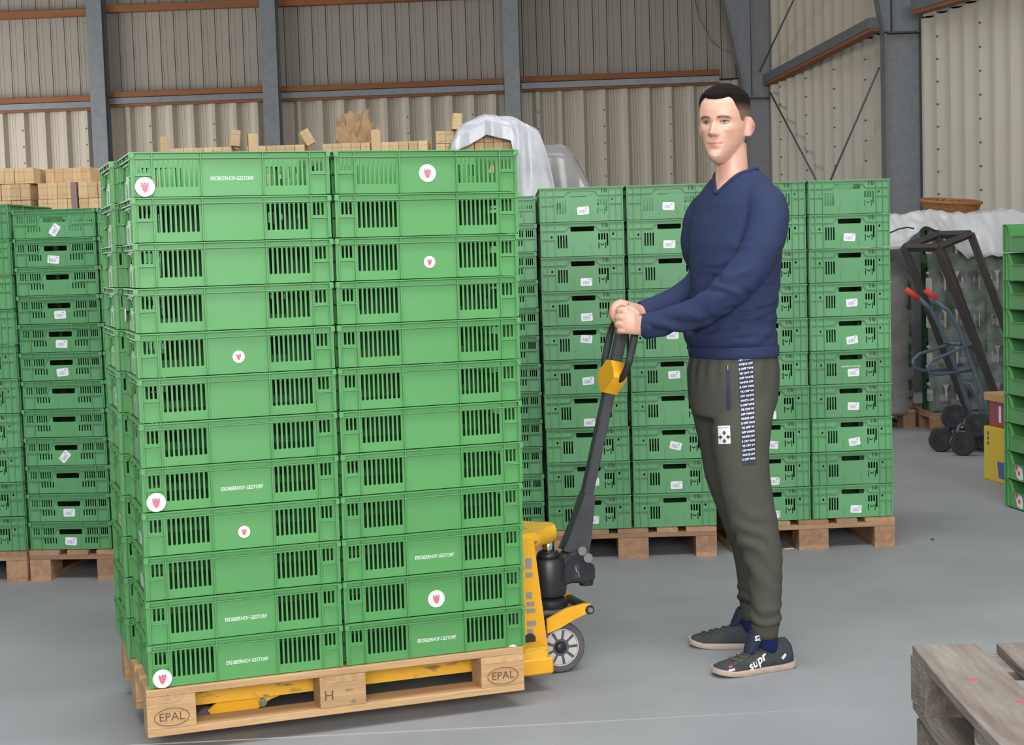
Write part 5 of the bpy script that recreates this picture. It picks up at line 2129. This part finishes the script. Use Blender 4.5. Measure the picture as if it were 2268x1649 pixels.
# hair: cropped cap, buzzed at the sides
hb = MB()
NH, NZ = 96, 60
def hairline(ph):
    a = abs(((ph + PI) % (2 * PI)) - PI)              # 0 front .. pi back
    pts = [(0, .190), (.35, .193), (.62, .199), (.80, .190), (.98, .165), (1.12, .150), (1.22, .128), (1.36, .122), (1.50, .142), (1.75, .132), (2.05, .095), (2.5, .070), (PI, .062)]
    for k in range(len(pts) - 1):
        if a <= pts[k + 1][0]:
            t = (a - pts[k][0]) / (pts[k + 1][0] - pts[k][0])
            return pts[k][1] * (1 - t) + pts[k + 1][1] * t
    return pts[-1][1]
hrings, tone = [], []
for i in range(NZ + 1):
    ring = []
    for k in range(NH):
        ph = 2 * PI * k / NH
        z0 = hairline(ph)
        z = z0 + (.2345 - z0) * (i / NZ)
        v = head_local(ph, min(z, .2329), False)
        thick = .0012 + .0092 * min(1, max(0, (z - .165) / .035)) * min(1, i / 5)
        d = Vector((v.x, v.y * .75, max(0, (z - .12)) * .9)).normalized()
        v = v + d * thick
        if i == 0:
            v = v - d * .004
        ring.append(head_world(v))
        a = abs(((ph + PI) % (2 * PI)) - PI)
        t = min(1, max(0, (z - .150) / .03)) if a > .8 else 1.0
        tone.append(t)
    hrings.append(ring)
hb.loft(hrings)
hme = hb.mesh('hair', M['hair'], True)
hc = hme.color_attributes.new('Tone', 'FLOAT_COLOR', 'POINT')
for i in range(len(hme.vertices)):
    t = tone[i] if i < len(tone) else 1
    c = Vector((.26, .16, .115)).lerp(Vector((.012, .008, .007)), t)
    hc.data[i].color = (c.x, c.y, c.z, 1)
place('hair', hme, person)

# eyes: narrow almond openings with iris, upper lid line
for s in (-1, 1):
    def onface(x, z, off=.0014):
        v = Vector((x, .0, z))
        o0 = head_world(Vector((x, .14, z)))
        hit = BODY_BVH.ray_cast(o0, -HFW)
        return hit[0] + HFW * off
    cx, cz = s * .0310, .1212
    mb = MB()
    top = [onface(cx + .0125 * math.cos(a), cz + .0046 * math.sin(a) * (1 if math.sin(a) > 0 else .75)) for a in [2 * PI * k / 20 for k in range(20)]]
    mid = onface(cx, cz, .0022)
    mb.add(top + [mid], [(k, (k + 1) % 20, 20) for k in range(20)])
    eye = mb.build('eye', M['eye_white'], person, world=True)
    mb = MB()
    ix = cx - .0010
    pts = [onface(ix + .0043 * math.cos(2 * PI * k / 14), cz + max(-.0034, min(.0042, .0046 * math.sin(2 * PI * k / 14))), .0028) for k in range(14)]
    mb.add(pts + [onface(ix, cz, .0032)], [(k, (k + 1) % 14, 14) for k in range(14)])
    mb.build('iris', M['iris'], eye, world=True)
    mb = MB()
    mb.tube([onface(cx + .0132 * math.cos(a), cz + .0050 * math.sin(a), .0018) for a in [PI * k / 10 for k in range(11)]], [.0005] + [.0010] * 9 + [.0005], 6)
    mb.build('eyelid', M['iris'], eye, world=True)

# ---- sweater
sw = MB()
sw.loft(px_rings(TORSO, 1.0, 44))
for rows in (ARM_N, ARM_F):
    P, R = arm_tube(rows)
    P, R = dense(P, R, 5)
    sw.tube(P, R, 22)
sme = remesh(sw, .0065, 5, 'sweater', M['sweater'])
elbow = at(1618, 640, 5.28)
waist = at(1620, 745, 5.47)
bm = bmesh.new()
bm.from_mesh(sme)
bm.normal_update()
for v in bm.verts:
    p = v.co
    n1 = noise.noise(Vector((p.x * 9, p.y * 9, p.z * 16)))
    d = .0035 * n1
    ew = math.exp(-((p - elbow).length / .13) ** 2)
    ww = math.exp(-((p.z - waist.z - .03) / .06) ** 2)
    d += .0042 * ew * math.sin((p.x * .75 + p.z * .9) * 80 + 7 * n1)
    d += .0055 * ww * math.sin(p.z * 105 + 9 * noise.noise(Vector((p.x * 6, p.y * 6, 2)))) * min(1, max(0, (p.z - waist.z + .01) / .03))
    d += .004 * math.exp(-((p - at(1660, 700, 5.33)).length / .14) ** 2) * math.sin((p.z * 1.2 - p.x * .5) * 85 + 6 * n1)
    v.co = p + v.normal * d
# V neck opening: cut clean along two slanted planes and one level plane round the neck
VT = at(1581, 431, 5.41)
NCx = at(1630, 400, 5.482)
KV = 1.05
zh = at(1630, 377, 5.482).z
L0_ = (VT - NCx).dot(BL)
def geom():
    return list(bm.verts) + list(bm.edges) + list(bm.faces)
for sgn in (1, -1):
    # z - VT.z - sgn*KV*(lf-L0) = 0
    no = (Vector((0, 0, 1)) - BL * (sgn * KV)).normalized()
    bmesh.ops.bisect_plane(bm, geom=geom(), plane_co=VT, plane_no=no)
bmesh.ops.bisect_plane(bm, geom=geom(), plane_co=(0, 0, zh), plane_no=(0, 0, 1))
kill = []
for f in bm.faces:
    c = f.calc_center_median()
    q = c - NCx
    fw, lf = q.dot(BF), q.dot(BL) - L0_
    if c.z > zh or (fw > .0 and c.z > VT.z + KV * abs(lf)):
        kill.append(f)
bmesh.ops.delete(bm, geom=kill, context='FACES')
bnd = [e for e in bm.edges if e.is_boundary]
NB = 96
bins = [[] for _ in range(NB)]
for e in bnd:
    for v in e.verts:
        q = v.co - NCx
        a = math.atan2(q.dot(BL) - L0_ * .0, q.dot(BF)) % (2 * PI)
        bins[int(a / (2 * PI) * NB) % NB].append(v.co.copy())
neckline = [sum(b_, Vector()) / len(b_) for b_ in bins if b_]
bm.to_mesh(sme)
bm.free()
sweater = place('sweater', sme, person)
sd = sweater.modifiers.new('thickness', 'SOLIDIFY')
sd.thickness = .004
sd.offset = -1
cl = neckline
for _ in range(1):
    m_ = len(cl)
    cl = [(cl[k - 1] + cl[k] * 2 + cl[(k + 1) % m_]) / 4 for k in range(m_)]
mb = MB()
mb.tube(cl, .0070, 8, closed=True)
mb.build('collar', M['sweater'], sweater, smooth=True, world=True)
def band(rows, lo, hi, s, name, m, parent):
    P, R = arm_tube(rows)
    mb = MB()
    a, b_ = P[-1], P[-2]
    d = (b_ - a).normalized()
    mb.tube([a - d * .006, a - d * .002, a + d * .02, a + d * .040, a + d * .045], [R[-1] * .96, R[-1] * s, R[-1] * s, R[-1] * s * 1.01, R[-1] * .98], 24)
    return mb.build(name, m, parent, smooth=True, world=True)
band(ARM_N, 0, 0, 1.035, 'sleeve_cuff', M['sweater'], sweater)
band(ARM_F, 0, 0, 1.035, 'sleeve_cuff', M['sweater'], sweater)
mb = MB()
hem = [(1530, 1717, 764, 5.47, .177), (1529, 1718, 767, 5.47, .178), (1530, 1718, 778, 5.47, .1775), (1531, 1718, 786, 5.47, .176), (1533, 1716, 789, 5.47, .173)]
mb.loft(px_rings(hem, 1.0, 44))
mb.build('hem_band', M['sweater'], sweater, smooth=True, world=True)

# ---- trousers
tm = MB()
tm.loft(px_rings(PELVIS, 1.0, 44))
tm.loft(leg_rings(LEG_N))
tm.loft(leg_rings(LEG_F))
tme = remesh(tm, .0065, 6, 'trousers', M['trousers'])
bm = bmesh.new()
bm.from_mesh(tme)
bm.normal_update()
kn, an = at(1650, 1215, 5.33), at(1695, 1365, 5.32)
for v in bm.verts:
    p = v.co
    n1 = noise.noise(Vector((p.x * 8, p.y * 8, p.z * 5)))
    d = .004 * n1
    d += .0048 * math.exp(-((p - kn).length / .14) ** 2) * math.sin((p.z * 1.0 + p.x * .55) * 75 + 7 * n1)
    d += .0045 * math.exp(-((p.z - an.z) / .045) ** 2) * math.sin(p.z * 110 + p.x * 40 + 8 * n1)
    d += .0025 * math.exp(-((p.z - 1.05) / .05) ** 2) * math.sin(math.atan2(p.y - 5.47, p.x - .77) * 16)
    v.co = p + v.normal * d
bm.to_mesh(tme)
bm.free()
TR_BVH = BVHTree.FromPolygons([v.co.copy() for v in tme.vertices], [tuple(p.vertices) for p in tme.polygons])
trousers = place('trousers', tme, person)
EYE = Vector((0, 0, CH))


def decal(bvh, pts, off=.0016):
    out = []
    for px, py in pts:
        d = (at(px, py, 5) - EYE).normalized()
        h = bvh.ray_cast(EYE, d)
        if h[0] is None:
            out.append(None)
        else:
            out.append(h[0] - d * off * 1.2 + h[1] * off * (1 if h[1].dot(d) < 0 else -1) * .4)
    return out


def decal_mesh(bvh, vs2, fs, name, m, parent, off=.0016):
    P = decal(bvh, vs2, off)
    ok = [f for f in fs if all(P[i] is not None for i in f)]
    used = sorted({i for f in ok for i in f})
    mp_ = {i: k for k, i in enumerate(used)}
    if not ok:
        return None
    mb = MB()
    mb.add([P[i] for i in used], [tuple(mp_[i] for i in f) for f in ok])
    return mb.build(name, m, parent, world=True)


def strip_xy(s, t):
    """side stripe of the near trouser leg: s across, t down"""
    a0, a1 = (1634 + 10 * t, 788 + 241 * t), (1668 + 5 * t, 786 + 242 * t)
    bow = 3 * math.sin(t * PI)
    return (a0[0] * (1 - s) + a1[0] * s + bow * .3, a0[1] * (1 - s) + a1[1] * s)


nu, nv = 6, 40
vs2 = [strip_xy(i / nu, k / nv) for k in range(nv + 1) for i in range(nu + 1)]
fs2 = [(k * (nu + 1) + i, k * (nu + 1) + i + 1, (k + 1) * (nu + 1) + i + 1, (k + 1) * (nu + 1) + i) for k in range(nv) for i in range(nu)]
stripe = decal_mesh(TR_BVH, vs2, fs2, 'side_stripe', M['navy_strip'], trousers, .0012)
words = ['OFF WHITE', 'WHITE OFF', 'E OFF WHI', 'TE OFF W']
vsw, fsw = [], []
for r in range(23):
    tv, tf = text_geo(words[r % 4], .052, 'CENTER', .0016)
    mx_ = max(abs(x) for x, y, z in tv)
    base = len(vsw)
    for x, y, z in tv:
        s = .5 + x / mx_ * .47
        t = .015 + (r + .5) / 23 * .955 - y * .50 - (s - .5) * .012
        vsw.append(strip_xy(min(max(s, .0), 1), min(max(t, 0), 1)))
    fsw += [tuple(i + base for i in f) for f in tf]
decal_mesh(TR_BVH, vsw, fsw, 'stripe_lettering', M['white'], stripe, .0024)
# zip pocket
vs2 = [(1608 + 8 * i / 2 + 2 * k / 10, 812 + 95 * k / 10) for k in range(11) for i in range(3)]
fs2 = [(k * 3 + i, k * 3 + i + 1, k * 3 + i + 4, k * 3 + i + 3) for k in range(10) for i in range(2)]
zp = decal_mesh(TR_BVH, vs2, fs2, 'pocket_zip', M['navy_strip'], trousers, .0018)
pz = decal(TR_BVH, [(1612, 808), (1612, 822)], .004)
mb = MB()
mb.tube(pz, .003, 8)
mb.build('zip_pull', M['steel'], zp, smooth=True, world=True)
# thigh emblem: caption strip over four arrows meeting in a cross
E0 = (1590, 943, 27, 40)
def em(u, v):
    return (E0[0] + E0[2] * u + 1.5 * v, E0[1] + E0[3] * v - 1.0 * u)
def quadgrid(u0, u1, v0, v1, n=3):
    vs = [em(u0 + (u1 - u0) * i / n, v0 + (v1 - v0) * k / n) for k in range(n + 1) for i in range(n + 1)]
    fs = [(k * (n + 1) + i, k * (n + 1) + i + 1, (k + 1) * (n + 1) + i + 1, (k + 1) * (n + 1) + i) for k in range(n) for i in range(n)]
    return vs, fs
vs2, fs2 = quadgrid(0, 1, 0, 1, 5)
emb = decal_mesh(TR_BVH, vs2, fs2, 'thigh_emblem', M['white'], trousers, .0012)
vv, ff = [], []
def padd(poly):
    b0 = len(vv)
    vv.extend(em(*p) for p in poly)
    ff.append(tuple(range(b0, b0 + len(poly))))
for (cx, cy, dx, dy) in ((.5, .28, 0, 1), (.5, .95, 0, -1), (.03, .62, 1, 0), (.97, .62, -1, 0)):
    # dark wedges and stems that leave a white cross of arrows
    px_, py_ = -dy, dx
    L_ = .20
    padd([(cx + px_ * .07, cy + py_ * .05), (cx - px_ * .07, cy - py_ * .05), (cx - px_ * .07 + dx * L_, cy - py_ * .05 + dy * L_ * .7), (cx + px_ * .07 + dx * L_, cy + py_ * .05 + dy * L_ * .7)])
    padd([(cx + px_ * .18 + dx * .12, cy + py_ * .13 + dy * .08), (cx - px_ * .18 + dx * .12, cy - py_ * .13 + dy * .08), (cx + dx * .34, cy + dy * .24)])
decal_mesh(TR_BVH, vv, ff, 'emblem_arrow', M['trousers'], emb, .0024)
tv, tf = text_geo('OFF-WHITE', .1, 'CENTER')
mx_ = max(abs(x) for x, y, z in tv)
decal_mesh(TR_BVH, [em(.5 + x / mx_ * .45, .11 - y * 1.1) for x, y, z in tv], tf, 'emblem_caption', M['trousers'], emb, .0024)
# ribbed ankle cuffs
for rows, pr in (([(1664, 1728, 1380, 5.325, .052), (1664, 1725, 1388, 5.325, .050), (1666, 1724, 1400, 5.325, .048), (1667, 1723, 1409, 5.325, .047)], 1),
                 ([(1638, 1680, 1330, 5.65, .048), (1639, 1678, 1340, 5.65, .046), (1640, 1677, 1360, 5.65, .044), (1640, 1676, 1369, 5.65, .043)], 2)):
    mb = MB()
    mb.loft(leg_rings(rows))
    mb.build('ankle_cuff', M['cuff_olive'], trousers, smooth=True, world=True)

# ---- shoes
STN = [(0, .020, .062), (.025, .031, .086), (.08, .036, .106), (.18, .038, .104), (.30, .040, .098), (.42, .0425, .088), (.55, .0465, .070), (.68, .0500, .058), (.80, .0500, .049), (.90, .044, .043), (.965, .031, .037), (1.0, .012, .030)]


def shoe(heel, toe, sock_rows, left, yo=0.0, tx=0.0):
    L = (toe - heel).length
    dx = (toe - heel).normalized()
    dy = Vector((-dx.y, dx.x, 0))
    sh = bpy.data.objects.new('shoe', None)
    COL.objects.link(sh)
    sh.parent = person
    sh.location = heel - person.location
    W = lambda x, y, z: heel + dx * x + dy * y + Vector((0, 0, z))
    mb = MB()
    rings = []
    for f, w, h in STN:
        ring = []
        zb = .015 + .012 * max(0, f - .75) / .25
        for k in range(24):
            a = 2 * PI * k / 24
            y = w * sgp(math.cos(a), .8)
            z = zb + (h - zb) * max(0, math.sin(a)) ** .85 if math.sin(a) > 0 else zb - .006
            ring.append(W(f * L, y, z))
        rings.append(ring)
    mb.loft(rings)
    me = mb.mesh('upper', M['shoe'], True)
    bvh = BVHTree.FromPolygons([v.co.copy() for v in me.vertices], [tuple(p.vertices) for p in me.polygons])
    up = place('upper', me, sh)
    mb = MB()
    rings = []
    for f, w, h in STN:
        wv = w * 1.07 + .003
        zb = .001 + .014 * (max(0, f - .72) / .28) ** 1.6 + .004 * max(0, .1 - f) / .1
        zt = .021 + .012 * max(0, f - .80) / .2 + .006 * max(0, .15 - f) / .15
        xx = -.006 + f * (L + .012)
        rings.append([W(xx, -wv * .96, zb), W(xx, wv * .96, zb), W(xx, wv, zb + .006), W(xx, wv, zt - .003), W(xx, wv * .97, zt), W(xx, -wv * .97, zt), W(xx, -wv, zt - .003), W(xx, -wv, zb + .006)])
    mb.loft(rings)
    soften(mb.build('sole', M['sole'], sh, world=True), 50)
    # sock
    mb = MB()
    mb.loft(leg_rings(sock_rows))
    mb.build('sock', M['sock'], sh, smooth=True, world=True)
    # padded tongue
    mb = MB()
    mb.loft([[W(x - t_, yo - w_, z), W(x - t_, yo + w_, z), W(x, yo + w_ + .002, z + .003), W(x + t_ * .6, yo + w_ * .6, z + .006), W(x + t_ * .6, yo - w_ * .6, z + .006), W(x, yo - w_ - .002, z + .003)]
             for x, z, w_, t_ in ((.182 + tx, .058, .020, .008), (.170 + tx, .082, .025, .018), (.158 + tx, .108, .029, .020), (.150 + tx, .130, .029, .018), (.147 + tx, .142, .023, .006))])
    tg = soften(mb.build('tongue', M['navy_strip'], sh, world=True), 50)
    # vamp panel and laces
    for k in range(4):
        x = .150 + k * .024
        pts = []
        for q in range(9):
            y = -.030 + .060 * q / 8
            o0 = W(x + .012 * math.sin(q / 8 * PI) + (.004 if k % 2 else 0), y, .2)
            h = bvh.ray_cast(o0, Vector((0, 0, -1)))
            if h[0] is not None:
                pts.append(h[0] + Vector((0, 0, .003)))
        mb = MB()
        mb.tube(pts, .0028, 6)
        mb.build('lace', M['lace'], sh, smooth=True, world=True)
    # loose lace end down the outer side
    pts = []
    for q in range(10):
        t = q / 9
        o0 = W(.175 - .02 * t, 0, 0) + dy * .2 * left
        o0.z = .082 - .056 * t
        h = bvh.ray_cast(o0, -dy * left)
        if h[0] is not None:
            pts.append(h[0] + dy * left * .003)
    if len(pts) > 2:
        mb = MB()
        mb.tube(pts, .0022, 6)
        mb.build('lace', M['lace'], sh, smooth=True, world=True)
    return sh, bvh, up, tg, W


heelN, toeN = Vector((.948, 5.375, 0)), Vector((.664, 5.268, 0))
shN, bvN, upN, tgN, WN = shoe(heelN, toeN, [(1670, 1722, 1398, 5.33, .040), (1674, 1723, 1425, 5.335, .038), (1680, 1722, 1446, 5.34, .030)], 1, .006)
heelF, toeF = Vector((.905, 5.645, 0)), Vector((.632, 5.700, 0))
shF, bvF, upF, tgF, WF = shoe(heelF, toeF, [(1641, 1676, 1360, 5.65, .038), (1640, 1680, 1380, 5.65, .036), (1642, 1684, 1398, 5.65, .030)], 1, 0.0, -.052)
tv, tf = text_geo('supr', 33, 'CENTER', .9)
an_ = math.radians(-38)
ca_, sa_ = math.cos(an_), math.sin(an_)
pts = []
for x, y, z in tv:
    x *= .78
    pts.append((1678 + x * ca_ - y * .25, 1464 + x * sa_ - y * .80))
vp = [(1606, 1464), (1624, 1449), (1644, 1433), (1660, 1426), (1670, 1437), (1661, 1452), (1642, 1466), (1622, 1474)]
vc = (1640, 1450)
vpo = [((a + vc[0]) / 2, (b_ + vc[1]) / 2) for a, b_ in vp]
decal_mesh(bvN, vp + vpo + [vc], [(k, (k + 1) % 8, 8 + (k + 1) % 8, 8 + k) for k in range(8)] + [(8 + k, 8 + (k + 1) % 8, 16) for k in range(8)], 'vamp_panel', M['shoe_olive'], upN, .0012)
decal_mesh(bvN, pts, tf, 'shoe_lettering', M['white'], upN, .002)
decal_mesh(bvN, [(1613, 1483), (1627, 1479), (1628, 1484), (1615, 1486)], [(0, 1, 2, 3)], 'toe_mark', M['white'], upN, .002)
decal_mesh(bvN, [(1614, 1475), (1622, 1472), (1622, 1477), (1615, 1480)], [(0, 1, 2, 3)], 'toe_mark', M['red_print'], upN, .002)
decal_mesh(bvN, [(1730, 1456), (1738, 1446), (1742, 1449), (1735, 1460)], [(0, 1, 2, 3)], 'heel_mark', M['white'], upN, .002)
tv, tf = text_geo('S2', .030, 'CENTER', .0014)
mb = MB()
c0_ = WN(.153, .006 + .0325, .124)
dxs = (toeN - heelN).normalized()
mb.add([c0_ - dxs * (x * .8) + Vector((0, 0, 1)) * y * .8 + Vector((-dxs.y, dxs.x, 0)) * .001 for x, y, z in tv], tf)
mb.build('tongue_logo', M['white'], tgN, world=True)
